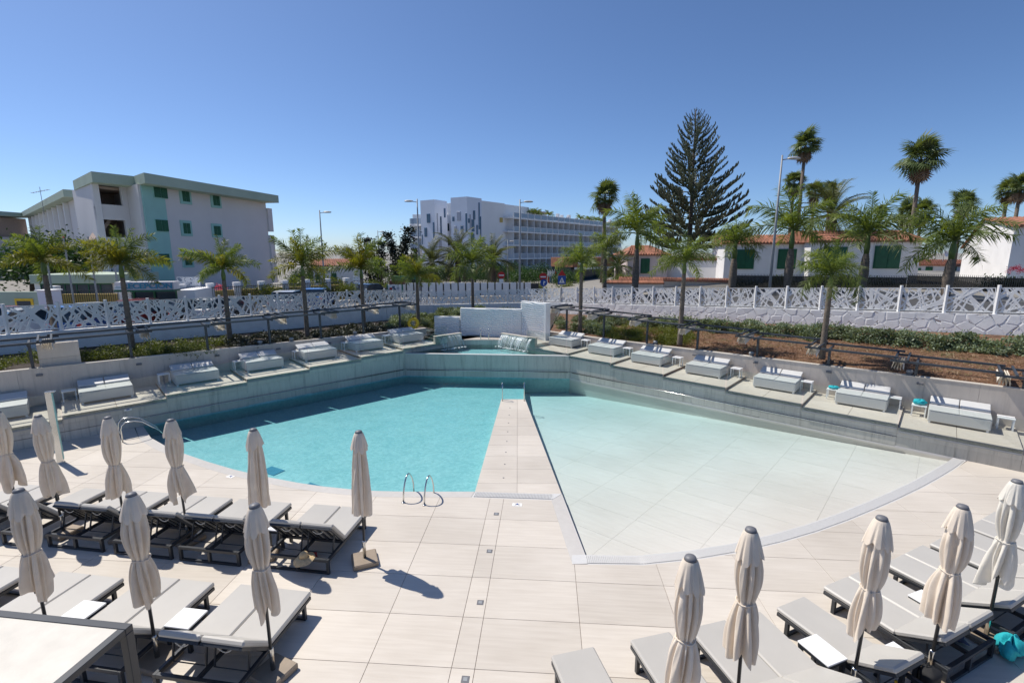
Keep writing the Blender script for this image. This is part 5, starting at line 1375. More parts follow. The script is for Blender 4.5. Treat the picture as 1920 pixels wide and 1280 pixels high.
# ================================================================== BUILDINGS
class Face:
    """a vertical facade through two plan points; u along it, z up; v>0 is behind it"""
    def __init__(s, a, b):
        s.a = Vector(a[:2]); s.b = Vector(b[:2]); s.d = (s.b - s.a).normalized(); s.L = (s.b - s.a).length; s.rz = math.atan2(s.d.y, s.d.x)
    def uz(s, px, py): q = V(px, py, s.a, s.b); return (q.to_2d() - s.a).dot(s.d), q.z
def rect_px(fc, x0, y0, x1, y1):
    u0, za = fc.uz(x0, y0); u1, zb = fc.uz(x1, y1); _, zc = fc.uz(x0, y1); _, zd = fc.uz(x1, y0)
    return u0, u1, (zb + zc) / 2, (za + zd) / 2
def window(par, mb_face, r, frame, pane, nm='window', fw=.10, slats=True, recess=True, loc=None, rz=0):
    u0, u1, z0, z1 = r
    o = MB().box(u0 - fw, u1 + fw, -.10, .02, z0 - fw, z1 + fw, .01).build(nm, frame, par, loc or (0, 0, 0), rz)
    um = (u0 + u1) / 2
    for (a, b) in ((u0, um - .02), (um + .02, u1)):
        sh = MB().box(a, b, -.135, -.102, z0, z1, .005).build('shutter', pane, o)
        k = 0
        if slats:
            mb = MB(); z = z0 + .08
            while z < z1 - .08: mb.box(a + .05, b - .05, -.15, -.136, z, z + .035); z += .075
            if mb.f: mb.build('louvre', pane, o)
    return o

# ---- left hotel block with the mint bay
zr = 11.1; GZ = 1.75
M1 = D(274, 470, 40.1); M2 = D(506, 470, 54.8); S1 = D(191, 470, 39.5); S2 = D(253, 470, 41.8); S0 = D(153, 470, 44.4)
hb = thing('apartment_hotel', 'three-storey shaded hotel with sage roof edge, mint window bay and open stair landings', 'building', (M1.x, M1.y, GZ))
o2 = Vector((M1.x, M1.y)); base3 = Vector((M1.x, M1.y, GZ))
def loc2(p): return (p.x - M1.x, p.y - M1.y)
fm = Face(M1, M2); nb = Vector((-fm.d.y, fm.d.x))
B2 = Vector((M2.x, M2.y)) + nb * 9; B1 = Vector((M1.x, M1.y)) + nb * 9
hh = zr - GZ
M['hotelgrey'] = plain('hotel_render', (.72, .685, .68), .85, var=.04, scale=.4, bmp=.15)
sd = Vector((S0.x - S1.x, S0.y - S1.y)); S2v = Vector((S2.x, S2.y)); S1v = Vector((S1.x, S1.y))
MB().prism([loc2(M1), loc2(M2), loc2(B2), loc2(S2v + sd * 1.0), loc2(S2v)], 0, hh).build('wall', M['hotelgrey'], hb)
# mint bay: a shallow projecting panel
r = rect_px(fm, 283, 352, 317, 540)
u0 = fm.uz(276, 450)[0]; u1 = fm.uz(317, 450)[0]
MB().box(u0, u1, -.12, .0, 0, hh - .05, .01).build('mint_bay', M['mint'], hb, (0, 0, 0), fm.rz)
for (x0, y0, x1, y1) in ((283, 348, 310.5, 371), (287, 412.5, 312.5, 433.5), (293, 476, 315, 495)):
    q = rect_px(fm, x0, y0, x1, y1); window(hb, fm, (q[0], q[1], q[2] - GZ, q[3] - GZ), M['mint'], M['shutter'], fw=.03, loc=(-fm.d.y * -.12 * 1 * 1, fm.d.x * -.12, 0), rz=fm.rz)
for (x0, y0, x1, y1) in ((339, 358, 354.5, 378), (341, 418.5, 356, 438), (344, 479, 359, 497), (397, 367, 411, 385.5), (399, 424, 413, 441), (402, 480, 416, 497)):
    q = rect_px(fm, x0, y0, x1, y1); window(hb, fm, (q[0], q[1], q[2] - GZ, q[3] - GZ), M['mint'], M['shutter'], fw=.22, rz=fm.rz)
# side fins at the far end
for (ya, yb) in ((390, 434), (441, 486), (492, 530)):
    q = D(508, ya, 54.8); q2 = D(508, yb, 54.8); MB().box(fm.L, fm.L + .7, -.2, 1.5, q2.z - GZ, q.z - GZ, .02).build('balcony_end', M['hotelgrey'], hb, (0, 0, 0), fm.rz)
# stair block: side wall, columns, parapets and landings round two open storeys
fs_ = Face(S1, S2); fside = Face(S0, S1)
sp = [loc2(S0), loc2(S1), loc2(S2), loc2(Vector((S2.x, S2.y)) + Vector((-fs_.d.y, fs_.d.x)) * 6), loc2(Vector((S0.x, S0.y)) + Vector((-fs_.d.y, fs_.d.x)) * 3)]
off = (S1.x - M1.x, S1.y - M1.y, 0)
ra = rect_px(fs_, 193, 350, 249, 385); rb = rect_px(fs_, 197, 413, 252, 445)
zA0, zA1, zB0, zB1 = ra[2] - GZ, ra[3] - GZ, rb[2] - GZ, rb[3] - GZ
L_ = fs_.L
for (z0, z1) in ((0, zB0), (zB1, zA0), (zA1, hh)): MB().box(0, L_, 0, .25, z0, z1, .01).build('parapet', M['hotelgrey'], hb, off, fs_.rz)
for (a, b) in ((0, .28), (L_ - .42, L_)): MB().box(a, b, .002, .248, 0, hh, .01).build('pillar', M['hotelgrey'], hb, off, fs_.rz)
fd2 = (S2v - S1v)
for z in (zB0 - .1, zA0 - .1, hh - .12): MB().prism([loc2(S1v + sd * .06), loc2(S2v + sd * .06), loc2(S2v + sd * .9), loc2(S1v + sd * .9 + fd2 * .2)], z - .2, z).build('landing', M['inner'], hb)
MB().prism([loc2(S1v + sd * .55 + fd2 * .2), loc2(S2v + sd * .55), loc2(S2v + sd * .6), loc2(S1v + sd * .6 + fd2 * .2)], 0, hh - .1).build('inner_wall', M['inner'], hb)
MB().beam((.3, 1.6, zB0 - .3), (L_ - .3, 1.6, zA0 - .3), .9, .25).build('stair_flight', M['inner'], hb, off, fs_.rz)
# tapering side buttress
s0 = loc2(S0); s1 = loc2(S1); b0 = D(163, 520, 43.8)
mb = MB(); k0 = loc2(b0); n2 = Vector((-fside.d.y, fside.d.x)) * .4
mb.add([(k0[0], k0[1], 0), (s1[0], s1[1], 0), (s1[0], s1[1], hh), (s0[0], s0[1], hh), (k0[0] + n2.x, k0[1] + n2.y, 0), (s1[0] + n2.x, s1[1] + n2.y, 0), (s1[0] + n2.x, s1[1] + n2.y, hh), (s0[0] + n2.x, s0[1] + n2.y, hh)], [(0, 1, 2, 3), (5, 4, 7, 6), (0, 3, 7, 4), (3, 2, 6, 7), (1, 5, 6, 2), (0, 4, 5, 1)])
mb.build('buttress', M['hotelgrey'], hb)
for k in range(2): MB().tube([(L_ + .25 + .12 * k, -.06, zB0 - 1), (L_ + .25 + .12 * k, -.06, hh)], .045, 6).build('drainpipe', M['inner'], hb, off, fs_.rz)
# roof with deep sage fascia
e1 = D(173, 337, 38.6); e0 = D(138, 351, 43.6); e2 = D(252, 342, 41.0); e3 = D(271, 335, 39.2); e4 = D(523, 380, 54.6)
rp = [loc2(e0), loc2(e1), loc2(e2), loc2(e3), loc2(e4), loc2(B2 + nb * .5), (loc2(e0)[0] - .5, loc2(e0)[1] + 2)]
rf = MB().prism(rp, hh - .06, hh + .72).build('roof', M['sage'], hb)
MB().box(-.35, .35, -.35, .35, 0, .7, .02).build('chimney', M['roughwhite'], rf, (loc2(D(339, 340, 46))[0] - 1.5, loc2(D(339, 340, 46))[1] + .5, hh + .70))
MB().lathe([(.15, 0), (.15, .35), (.35, .36), (.05, .5)], 10).build('vent', M['lamp'], rf, (loc2(D(414, 355, 50))[0] - .6, loc2(D(414, 355, 50))[1], hh + .70))

# ---- pilastered wing behind
W0 = D(152, 470, 54); W1 = D(69, 470, 81); W2 = D(-40, 470, 73)
wg = thing('pilaster_wing', 'pale rear hotel wing with sloping mint roof edge and tall vertical pilasters', 'building', (W0.x, W0.y, GZ))
fw_ = Face(W1, W0); wz = 11.3 - GZ
MB().box(0, fw_.L + 3, 0, 4, 0, wz, .02).build('wall', M['hotelgrey'], wg, (W1.x - W0.x, W1.y - W0.y, 0), fw_.rz)
for k in range(9): MB().box(k * fw_.L / 9 + .8, k * fw_.L / 9 + 1.15, -.45, -.002, 0, wz - .1, .02).build('pilaster', M['hotelwhite'], wg, (W1.x - W0.x, W1.y - W0.y, 0), fw_.rz)
MB().box(-1.0, fw_.L + 3.2, -1.1, 4.4, wz, wz + .75, .02).build('roof', M['sage'], wg, (W1.x - W0.x, W1.y - W0.y, 0), fw_.rz)
fw2 = Face(W2, W1)
MB().box(0, fw2.L - .1, .9, 4, 0, wz - .2, .02).build('wall', M['inner'], wg, (W2.x - W0.x, W2.y - W0.y, 0), fw2.rz)
MB().box(0, fw2.L - .3, 0, .8, 0, wz - 3.2, .02).build('parapet', M['hotelgrey'], wg, (W2.x - W0.x, W2.y - W0.y, 0), fw2.rz)
MB().box(0, fw2.L + .4, -.9, 4.5, wz - .05, wz + .6, .02).build('roof', M['sage'], wg, (W2.x - W0.x, W2.y - W0.y, 0), fw2.rz)
q = D(83, 402, 60); t = thing('roof_aerial', 'tall thin television aerial on the pilaster wing roof', 'aerial', (q.x, 60, 10.2))
MB().tube([(0, 0, 0), (0, 0, 3.2)], .03, 5).build('mast', M['lamp'], t); MB().tube([(-1.1, 0, 2.5), (1.1, 0, 2.9)], .025, 4).build('boom', M['lamp'], t)
for k in range(7): MB().tube([(-1 + .33 * k, -.25, 2.52 + .06 * k), (-1 + .33 * k, .25, 2.52 + .06 * k)], .015, 4).build('element', M['lamp'], t)

# ---- low mint-parapet annex, yellow wall with railings, reception canopy
A0 = D(58, 540, 34); A1_ = D(218, 540, 34.5); an = thing('reception_annex', 'low annex with sage parapet and green-framed shop windows', 'building', (A0.x, A0.y, GZ), Face(A0, A1_).rz)
la = Face(A0, A1_).L; zt = zat(60, 515, 34) - GZ; zw = zat(60, 532, 34) - GZ
MB().box(0, la, 0, 5, zw, zt, .02).build('parapet', M['sage'], an); MB().box(0, la, .3, 5, 0, zw, .01).build('wall', M['hotelwhite'], an)
nw = 6
for k in range(nw):
    a = .5 + (la - .9) * k / nw; b = .5 + (la - .9) * (k + 1) / nw
    o = MB().box(a + .03, b - .03, .22, .298, .9, zw - .05, .005).build('window', M['window'], an); MB().box(a - .03, a + .03, .18, .31, .8, zw, .005).build('frame', M['shutter'], o); MB().box(a + .031, b - .031, .18, .215, zw - .09, zw - .01, .003).build('frame', M['shutter'], o)
Y0 = D(104, 552, 32); Y1 = D(236, 552, 32.5); Y2 = D(342, 550, 33.5); Y3 = D(650, 540, 42)
def yellow_wall(a, b, lab, pill):
    fc = Face(a, b); t = thing('yellow_wall', lab, 'wall', (a.x, a.y, GZ), fc.rz)
    z = 1.28
    MB().box(0, fc.L, 0, .2, 0, z - .0, .01).build('wall', M['yellowwall'], t)
    for k in range(pill + 1): x = fc.L * k / pill; MB().box(x - .22, x + .22, -.24, .24, 0, z + .55, .01).build('pillar', M['hotelwhite'], t)
    n_ = min(240, int(fc.L / .13)); bar = MB().box(-.012, .012, -.012, .012, .25, z + .32).mesh('railing_bar', M['dark'])
    for k in range(n_): ob('railing_bar', bar, t, (fc.L * (k + .5) / n_, -.3, 0))
    MB().box(0, fc.L, -.32, -.28, z + .22, z + .26).build('rail', M['dark'], t)
yellow_wall(Y0, Y1, 'yellow garden wall with iron railings below the sage annex', 1)
yellow_wall(Y2, Y3, 'long yellow garden wall with iron railings and pale pillars below the blank gable', 7)
q = D(80, 560, 30); t = thing('gate_pillar', 'pale lilac gate pillar with a planter on top before the annex', 'pillar', (D(94, 560, 29).x, 29, GZ)); MB().box(-.38, .38, -.38, .38, 0, zat(94, 545, 29) - GZ, .02).build('shaft', M['lilac'], t); MB().box(-.45, .45, -.45, .45, zat(94, 545, 29) - GZ, zat(94, 545, 29) - GZ + .07, .01).build('cap', M['hotelwhite'], t)
q0 = D(-20, 555, 29.5); q1 = D(86, 555, 29.5); fc = Face(q0, q1); t = thing('mint_garden_wall', 'low sage wall with an ochre-framed opening behind the parked cars', 'wall', (q0.x, q0.y, GZ), fc.rz)
MB().box(0, fc.L, 0, .2, 0, zat(20, 547, 29.5) - GZ, .01).build('wall', M['sage'], t); u = fc.uz(45, 560)[0]; MB().box(u - .55, u + .55, -.06, -.002, 0, zat(45, 561, 29.5) - GZ + .05, .01).build('frame', M['yellow'], t); MB().box(u - .42, u + .42, -.075, -.061, 0, zat(45, 561, 29.5) - GZ - .1, .01).build('opening', M['window'], t)
rc0 = D(231, 545, 31); rc1 = D(338, 545, 31.6); fc = Face(rc0, rc1); t = thing('reception_canopy', 'arched striped reception canopy with blue-grey RECEPCION lettering', 'canopy', (rc0.x, rc0.y, GZ), fc.rz)
zt = zat(285, 526, 31.2) - GZ; zb = zat(285, 542, 31.2) - GZ; wl_ = fc.L
nst = 12
for k in range(nst):
    a0 = PI * .5 * k / nst; a1 = PI * .5 * (k + 1) / nst
    f_ = lambda a: (-.9 + .9 * (1 - math.cos(a)), zb + (zt - zb) * math.sin(a))
    (ya, za), (yb, zb_) = f_(a0), f_(a1)
    MB().add([(0, ya, za), (.55, ya, za), (.55, yb, zb_), (0, yb, zb_)], [(0, 1, 2, 3)]).build('stripe', M['white'] if k % 2 else M['sage'], t)
MB().box(.551, wl_, -.9, -.8, zb, zt - .04, .01).build('sign_board', M['greywin'], t); MB().box(-.03, wl_ + .03, -.93, 0, zb - .1, zb - .002, .01).build('edge', M['shutter'], t); MB().box(0, wl_, -.8, 0, zb, zt - .05, .01).build('body', M['hotelgrey'], t)
cu = bpy.data.curves.new('lettering', 'FONT'); cu.body = 'RECEPCION'; cu.size = .50; cu.extrude = .02; cu.offset = .012; cu.align_x = 'CENTER'; cu.materials.append(M['bluetile'])
tmp_ = ob('tmp', cu); bpy.context.view_layer.update(); me_ = bpy.data.meshes.new_from_object(tmp_.evaluated_get(bpy.context.evaluated_depsgraph_get())); bpy.data.objects.remove(tmp_)
lo_ = ob('lettering', me_, t, (wl_ * .57, -.93, zb + .10), rot=(PI / 2, 0, 0)); lo_.scale = (1.05, .9, 1)
MB().box(.4, wl_ - .3, .3, 3, 0, zb - .1, .01).build('glass_front', M['window'], t)
for x in (.45, wl_ * .5, wl_ - .35): MB().box(x - .05, x + .05, .2, .298, 0, zb - .1).build('mullion', M['shutter'], t)
MB().box(-.3, .35, .1, 3, 0, zb - .1, .01).build('pier', M['hotelwhite'], t); MB().box(wl_ - .25, wl_ + .8, .1, 3, 0, zb - .1, .01).build('pier', M['hotelwhite'], t)
LATB = lattice(91, 1.6, .62); q = D(333, 536, 34); t = tag(ob('cutout_panel', LATB, None, (q.x, 34, q.z), 0), 'white cut-out panel on the reception roof', 'panel'); t.scale = (1.0, 1, 1)

# ---- small tiled house left of centre
def tiled_roof(par, x0, x1, y0, y1, z0, z1, hip=0.0, over=.25, tiles=True):
    """one slope towards -y, one towards +y, ridge along x, covered with barrel tiles"""
    ym = (y0 + y1) / 2
    vs = [(x0 - over, y0 - over, z0 - .12), (x1 + over, y0 - over, z0 - .12), (x1 + over - hip, ym, z1), (x0 - over + hip, ym, z1), (x0 - over, y1 + over, z0 - .12), (x1 + over, y1 + over, z0 - .12)]
    vs += [(v[0], v[1], v[2] - .1) for v in vs]
    r_ = MB().add(vs, [(0, 1, 2, 3), (3, 2, 5, 4), (0, 3, 4), (1, 5, 2), (6, 9, 8, 7), (9, 10, 11, 8), (0, 6, 7, 1), (4, 5, 11, 10), (0, 4, 10, 6), (1, 7, 11, 5)]).build('roof', M['rooftile'], par)
    if tiles:
        n_ = int((x1 - x0 + 2 * over) / .24); n_ = min(n_, 90)
        L0 = math.hypot(ym - y0 + over, z1 - z0 + .12)
        for k in range(n_):
            u = (k + .5) / n_; xa = x0 - over + u * (x1 - x0 + 2 * over); xb = x0 - over + hip + u * (x1 - x0 + 2 * over - 2 * hip)
            mb = MB(); seg = 5; pts = []; rad = []
            for q in range(seg):
                for e in (0, .98):
                    f = (q + e) / seg; pts.append((xa + (xb - xa) * f, y0 - over + (ym - y0 + over) * f, z0 - .12 + (z1 - z0 + .12) * f + .012)); rad.append(.098 - .022 * e)
            mb.tube(pts, rad, 6); mb.build('tile_row', M['rooftile'], r_, smooth=False)
    return r_
def house(nm, a, b, depth, zb, ze, zrg, lab, mat, wins, hip=0.0, gable=True, tiles=True):
    fc = Face(a, b); t = thing(nm, lab, 'house', (a.x, a.y, zb), fc.rz); L = fc.L; e = ze - zb; r_ = zrg - zb
    MB().box(0, L, 0, depth, 0, e, .01).build('wall', mat, t)
    if gable and not hip:
        for x in (0.01, L - .16): MB().profile([(0, e), (depth, e), (depth / 2, r_ - .06)], x, x + .15).build('gable', mat, t)
    tiled_roof(t, 0, L, 0, depth, e + .1, r_, hip, tiles=tiles)
    for (x0, y0, x1, y1) in wins:
        q = rect_px(fc, x0, y0, x1, y1); window(t, fc, (q[0], q[1], q[2] - zb, q[3] - zb), M['shutter'], M['shutter'], fw=.05)
    return t, fc
a = D(588, 530, 55); b = D(682, 530, 57); house('garden_house', a, b, 6, 1.7, zat(600, 498, 55), zat(600, 486, 57), 'small white house with a tiled roof behind the roadside palms', M['housewall'], [(592, 515, 600, 530), (622, 513, 631, 530)])
# ---- white houses with green shutters across the street
a = D(1176, 525, 46); b = D(1250, 525, 46); house('pink_house', a, b, 6, gz(a.x, 46) - .3, zat(1200, 477, 46), zat(1200, 461, 48.5), 'small pale pink house with terracotta roof and one green shutter', M['pink'], [(1203, 485.5, 1216, 511.5)], hip=1.2)
a = D(1246, 525, 47); b = D(1360, 515, 43); fc = Face(a, b); t = thing('link_wall', 'rough white wall with palm shadows joining the pink house to the long house', 'wall', (a.x, a.y, 2.6), fc.rz); MB().box(0, fc.L, 0, .4, 0, zat(1300, 488, 45) - 2.6, .02).build('wall', M['housewall'], t); MB().box(0, fc.L, -.1, .6, zat(1300, 488, 45) - 2.6, zat(1300, 488, 45) - 2.35, .02).build('coping', M['rooftile'], t)
a = D(1356, 515, 40); b = D(1517, 515, 38.5)
house('long_house', a, b, 6.5, 3.0, zat(1440, 455, 39), zat(1440, 441, 42), 'long white house with two green shutters behind the tall lamp', M['housewall'], [(1383, 469, 1411, 503), (1461, 468, 1489, 503)])
a = D(1515, 515, 37.2); b = D(1720, 515, 36)
house('long_house', a, b, 6.5, 3.0, zat(1600, 451, 36.5), zat(1600, 433, 39.6), 'long white house with two green shutters before the big date palm', M['housewall'], [(1550, 464, 1583, 502), (1642.5, 462, 1683, 502)])
# gabled house at the edge: gable end facing left-front, ridge running away to the right
a = D(1798, 520, 40); b = D(1886, 520, 31); c_ = D(1960, 520, 33)
fc = Face(a, b); zb = 3.0; t = thing('gabled_house', 'tall white gabled house with a terracotta roof and a bright sunlit end wall', 'house', (a.x, a.y, zb), fc.rz)
ze = zat(1893, 424, 31) - zb; zp = zat(1845, 412, 35.5) - zb; ln = 9
MB().profile([(0, 0), (0, ze), (fc.L / 2, zp), (fc.L, ze), (fc.L, 0)], 0, .3)
def gab(n0, n1, mat, nm):
    vs = []
    for y in (n0, n1): vs += [(0, y, 0), (fc.L, y, 0), (fc.L, y, ze), (fc.L * .42, y, zp), (0, y, ze * .72)]
    return MB().add(vs, [(0, 1, 2, 3, 4), (9, 8, 7, 6, 5), (0, 5, 6, 1), (1, 6, 7, 2), (2, 7, 8, 3), (3, 8, 9, 4), (4, 9, 5, 0)]).build(nm, mat, t)
gab(0, ln, M['housewall'], 'wall')
rf = MB().add([(fc.L + .25, -.2, ze - .02), (fc.L * .42, -.2, zp + .12), (fc.L * .42, ln, zp + .12), (fc.L + .25, ln, ze - .02), (-.25, -.2, ze * .70), (-.25, ln, ze * .70)], [(0, 1, 2, 3), (1, 4, 5, 2)]).build('roof', M['rooftile'], t)
for k in range(36):
    y = -.15 + ln * (k + .5) / 36; MB().tube([(fc.L + .27, y, ze + .0), (fc.L * .42, y, zp + .14)], [.10, .085], 6).build('tile_row', M['rooftile'], rf)
# distant low houses between
a = D(1716, 515, 70); b = D(1802, 515, 66); house('far_house', a, b, 7, 3, zat(1750, 497, 68), zat(1750, 487, 71), 'distant low white house with two small green shutters and a dish', M['housewall'], [(1719, 503, 1724, 517), (1737, 501, 1746, 517), (1781, 500, 1791, 515)], tiles=True)
q = D(1771, 478, 69); t = thing('satellite_dish', 'white satellite dish on the distant low roof', 'dish', (q.x, 69, q.z - .3)); MB().lathe([(.02, 0), (.3, .07), (.45, .18), (.43, .19), (.28, .09)], 16).build('bowl', M['white'], t, (0, 0, .45)).rotation_euler = (R(75), 0, R(20)); MB().tube([(0, .1, -1), (0, .1, .5)], .04, 6).build('mast', M['lamp'], t)
q = D(1690, 425, 38.5); t = thing('roof_aerial', 'television aerial on the ridge of the long house by the big fan palm', 'aerial', (q.x + .3, 38.5, 6.9)); MB().tube([(0, 0, 0), (0, 0, 1.7)], .02, 5).build('mast', M['lamp'], t); MB().tube([(-.5, 0, 1.3), (.9, 0, 1.6)], .02, 4).build('boom', M['lampshade'], t)
for k in range(6): MB().tube([(-.45 + .24 * k, -.3, 1.31 + .05 * k), (-.45 + .24 * k, .3, 1.31 + .05 * k)], .014, 4).build('element', M['lampshade'], t)

# low tiled garden walls, iron fence and screens before the houses
a = D(1136, 530, 40); b = D(1245, 530, 39.5); fc = Face(a, b); t = thing('tiled_garden_wall', 'low white garden wall with a double terracotta coping before the pink house', 'wall', (a.x, a.y, 2.0), fc.rz)
zt = zat(1190, 531, 40) - 2.0; MB().box(0, fc.L, 0, .3, 0, zt, .01).build('wall', M['housewall'], t)
for k in range(40): MB().tube([(fc.L * (k + .5) / 40, -.2, zt + .02), (fc.L * (k + .5) / 40, .35, zt + .22)], [.075, .06], 6).build('tile', M['rooftile'], t)
a = D(1160, 528, 42); b = D(1372, 524, 39); fc = Face(a, b); t = thing('tiled_garden_wall', 'longer white garden wall with terracotta coping running behind the iron fence', 'wall', (a.x, a.y, 2.2), fc.rz); zt = zat(1280, 526, 41) - 2.2; MB().box(0, fc.L, 0, .3, 0, zt, .01).build('wall', M['housewall'], t)
for k in range(70): MB().tube([(fc.L * (k + .5) / 70, -.2, zt + .02), (fc.L * (k + .5) / 70, .35, zt + .24)], [.075, .06], 6).build('tile', M['rooftile'], t)
def iron_fence(a, b, zb, z, lab, n_, wd=.02, backing=None):
    fc = Face(a, b); t = thing('iron_fence', lab, 'fence', (a.x, a.y, zb), fc.rz); h = z - zb; bar = MB().box(-wd / 2, wd / 2, -.012, .012, 0, h).mesh('bar', M['dark'])
    for k in range(n_): ob('bar', bar, t, (fc.L * (k + .5) / n_, 0, 0))
    for zz in (h - .15, .3): MB().box(0, fc.L, -.02, .02, zz, zz + .04).build('rail', M['dark'], t)
    if backing: MB().box(0, fc.L, .05, .09, .2, h - .12, .0).build('screen', backing, t)
def meshmat():
    m = bpy.data.materials.new('black_mesh_screen'); m.use_nodes = True; t = m.node_tree; t.nodes.clear()
    tr = N(t, 'ShaderNodeBsdfTransparent'); d = N(t, 'ShaderNodeBsdfPrincipled'); d.inputs['Base Color'].default_value = (.012, .014, .014, 1); d.inputs['Roughness'].default_value = .7
    mx = N(t, 'ShaderNodeMixShader'); mx.inputs[0].default_value = .72; t.links.new(tr.outputs[0], mx.inputs[1]); t.links.new(d.outputs[0], mx.inputs[2])
    o = N(t, 'ShaderNodeOutputMaterial'); t.links.new(mx.outputs[0], o.inputs[0]); return m
M['mesh'] = meshmat()
iron_fence(D(1243, 540, 36.5), D(1382, 540, 34), 2.2, zat(1300, 522, 35), 'thin black iron fence before the tiled garden wall', 90)
iron_fence(D(1376, 535, 33.5), D(1700, 530, 30.5), 2.6, zat(1500, 515, 32), 'black screened fence with a dark hedge below the long houses', 110, backing=M['mesh'])
iron_fence(D(1700, 530, 30.5), D(1930, 530, 27), 2.8, zat(1800, 515, 29), 'black mesh-screened fence before the gabled house', 60, backing=M['mesh'])
# hedges and creepers at the houses
cl_r = .25
DKH = [leaf_cloud(1500, dome(1.4, .5, .9, .5), .14, 71, 40).mesh('foliage', M['tree']), leaf_cloud(1300, dome(.9, .7, .8, .5), .14, 72, 30).mesh('foliage', M['green'])]
for k, (px, Y) in enumerate(((1400, 36.5), (1470, 36), (1540, 35), (1585, 34.5), (1655, 33.5), (1875, 29), (1905, 28.5))): p = D(px, 530, Y); shrub(DKH[0], (p.x, Y, zat(px, 538, Y) - .5), 1.0, 0, 'dark hedge section behind the black fence', 'dark hedge behind the fence', 'hedge_section')
p = D(1462, 522, 34.8); shrub(DKH[1], (p.x, 34.8, p.z - .5), .8, 0, 'bright yellow-green bush beside the base of the tall lamp', None, 'bush')
cl_r = .12
FLW = leaf_cloud(500, dome(.7, .4, .5, .4), .10, 74, 16).mesh('foliage', M['flower'])
p = D(1905, 500, 28); stuff(shrub(FLW, (p.x, 28, p.z - .3), .7, 0, 'pink bougainvillea climbing before the gabled house', None, 'bougainvillea'))
p = D(407, 535, 36); shrub(FLW, (p.x, 36, p.z - .4), .9, 0, 'pink flowering bush before the blank gable', None, 'flowering_bush')
for k, (px, py, Y, s_) in enumerate([(495, 540, 37, 1.0), (520, 542, 38, 1.0), (455, 541, 36.5, .7), (650, 535, 41, .9), (672, 535, 44, 1.0), (700, 530, 46, 1.2), (725, 535, 46, 1.0), (760, 530, 48, 1.0), (540, 538, 39, .8), (613, 540, 41, .9), (930, 533, 48, 1.0), (985, 532, 50, 1.2), (1010, 535, 48, .9), (1060, 533, 55, 1.3), (1168, 518, 43, 1.2), (560, 525, 46, 1.6), (630, 525, 47, 1.4), (870, 526, 72, 2.6), (900, 527, 75, 2.4), (945, 526, 70, 2.6), (970, 524, 74, 2.8), (1000, 527, 70, 2.4), (1030, 525, 78, 2.8), (1055, 527, 72, 2.2), (1100, 520, 80, 3.2), (1130, 520, 78, 3.2), (790, 526, 68, 2.4), (830, 526, 70, 2.5)]):
    p = D(px, py, Y); shrub(DKH[1], (p.x, Y, p.z - .7 * s_), s_, k, 'green roadside bush growing beyond the street fence', 'green roadside bushes', 'bush')

# ---- white hotel with balconies and two towers
PB_ = 2.6
def hp(i): zc = PB_ * (40.72 + .7938 * i); return Vector((PB_ * (.06 + .6081 * i), zc / math.cos(PITCH) * 1.0, 0))
h0 = hp(0); h1 = hp(21); fc = Face(h0, h1); hz = [1.6, 4.5, 7.4, 10.3, 13.2]
ht = thing('balcony_hotel', 'long white five-storey hotel with rows of glass-fronted balconies', 'building', (h0.x, h0.y, 0), fc.rz)
bay = fc.L / 21
MB().box(-1.5, fc.L, 1.5, 14, 0, 13.1, .02).build('wall', M['hotelwhite'], ht)
sl_ = MB().box(-2.0, fc.L + .3, -.3, 1.5, -.32, 0, .02).mesh('balcony_slab', M['hotelwhite']); par = MB().box(.06, bay - .06, -.28, -.24, .05, .95).mesh('balcony_glass', M['railglass']); dv = MB().box(-.06, .06, -.27, 1.5, 0, 2.58).mesh('divider', M['hotelwhite']); wn = MB().box(.25, bay - .25, 1.44, 1.5, .02, 2.25).mesh('window', M['window']); hd = MB().box(.02, bay - .02, -.31, -.22, .96, 1.04).mesh('handrail', M['hotelwhite']); ps = MB().box(-.1, .1, -.33, -.23, 0, 1.02).mesh('rail_post', M['hotelwhite'])
for f_, z in enumerate(hz):
    ob('balcony_slab', sl_, ht, (0, 0, z + (0 if f_ else .05)))
    for i in range(21):
        ob('balcony_glass', par, ht, (i * bay, 0, z)); ob('handrail', hd, ht, (i * bay, 0, z)); ob('rail_post', ps, ht, (i * bay, 0, z))
        if f_ < 4: ob('window', wn, ht, (i * bay, 0, z)); ob('divider', dv, ht, (i * bay, 0, z + .0))
MB().box(-1.5, 9, 2.0, 14, 13.1, 16.0, .02).build('penthouse', M['hotelwhite'], ht); MB().box(9.05, 20, 2.6, 12, 15.2, 15.5, .02).build('sunroof', M['inner'], ht)
MB().box(-9.5, -1.5, 1.0, 12, 0, 16.0, .02).build('side_block', M['hotelwhite'], ht)
q = MB().box(-3.3, -2.3, .90, .998, 12.0, 13.0, .02).build('window', M['yellowwall'], ht)
rnd = random.Random(9)
for k in range(44):
    x = 6 + rnd.random() * (fc.L - 8); s_ = rnd.uniform(.5, 1.3)
    o = MB().box(-.4 * s_, .4 * s_, -.3, .3, 0, 1.5 * s_ + .6, .02).build('roof_cabin', M['hotelwhite'] if k % 4 else M['greywin'], ht, (x, 2.5 + rnd.random() * 2, 13.1))
for k in range(7):
    x = (9, 10.4, 15.5, 31, 36, 40, 43)[k] * fc.L / 55; t = thing('rooftop_palm', 'small potted palm on the hotel roof terrace', 'palm tree', Vector((h0.x, h0.y, 13.1)) + Vector((fc.d.x, fc.d.y, 0)) * x + Vector((-fc.d.y, fc.d.x, 0)) * .8, 0, 'potted palms on the hotel roof')
    bole('trunk', [(0, 0, 0), (0, 0, 1.5)], [.14, .10], M['bark'], t); crown(t, Vector((0, 0, 1.5)), 14, 1.6, [R(60), R(35), R(10)], ROY, rnd)
    MB().lathe([(.35, 0), (.45, .5)], 10).build('pot', M['hotelwhite'], t)
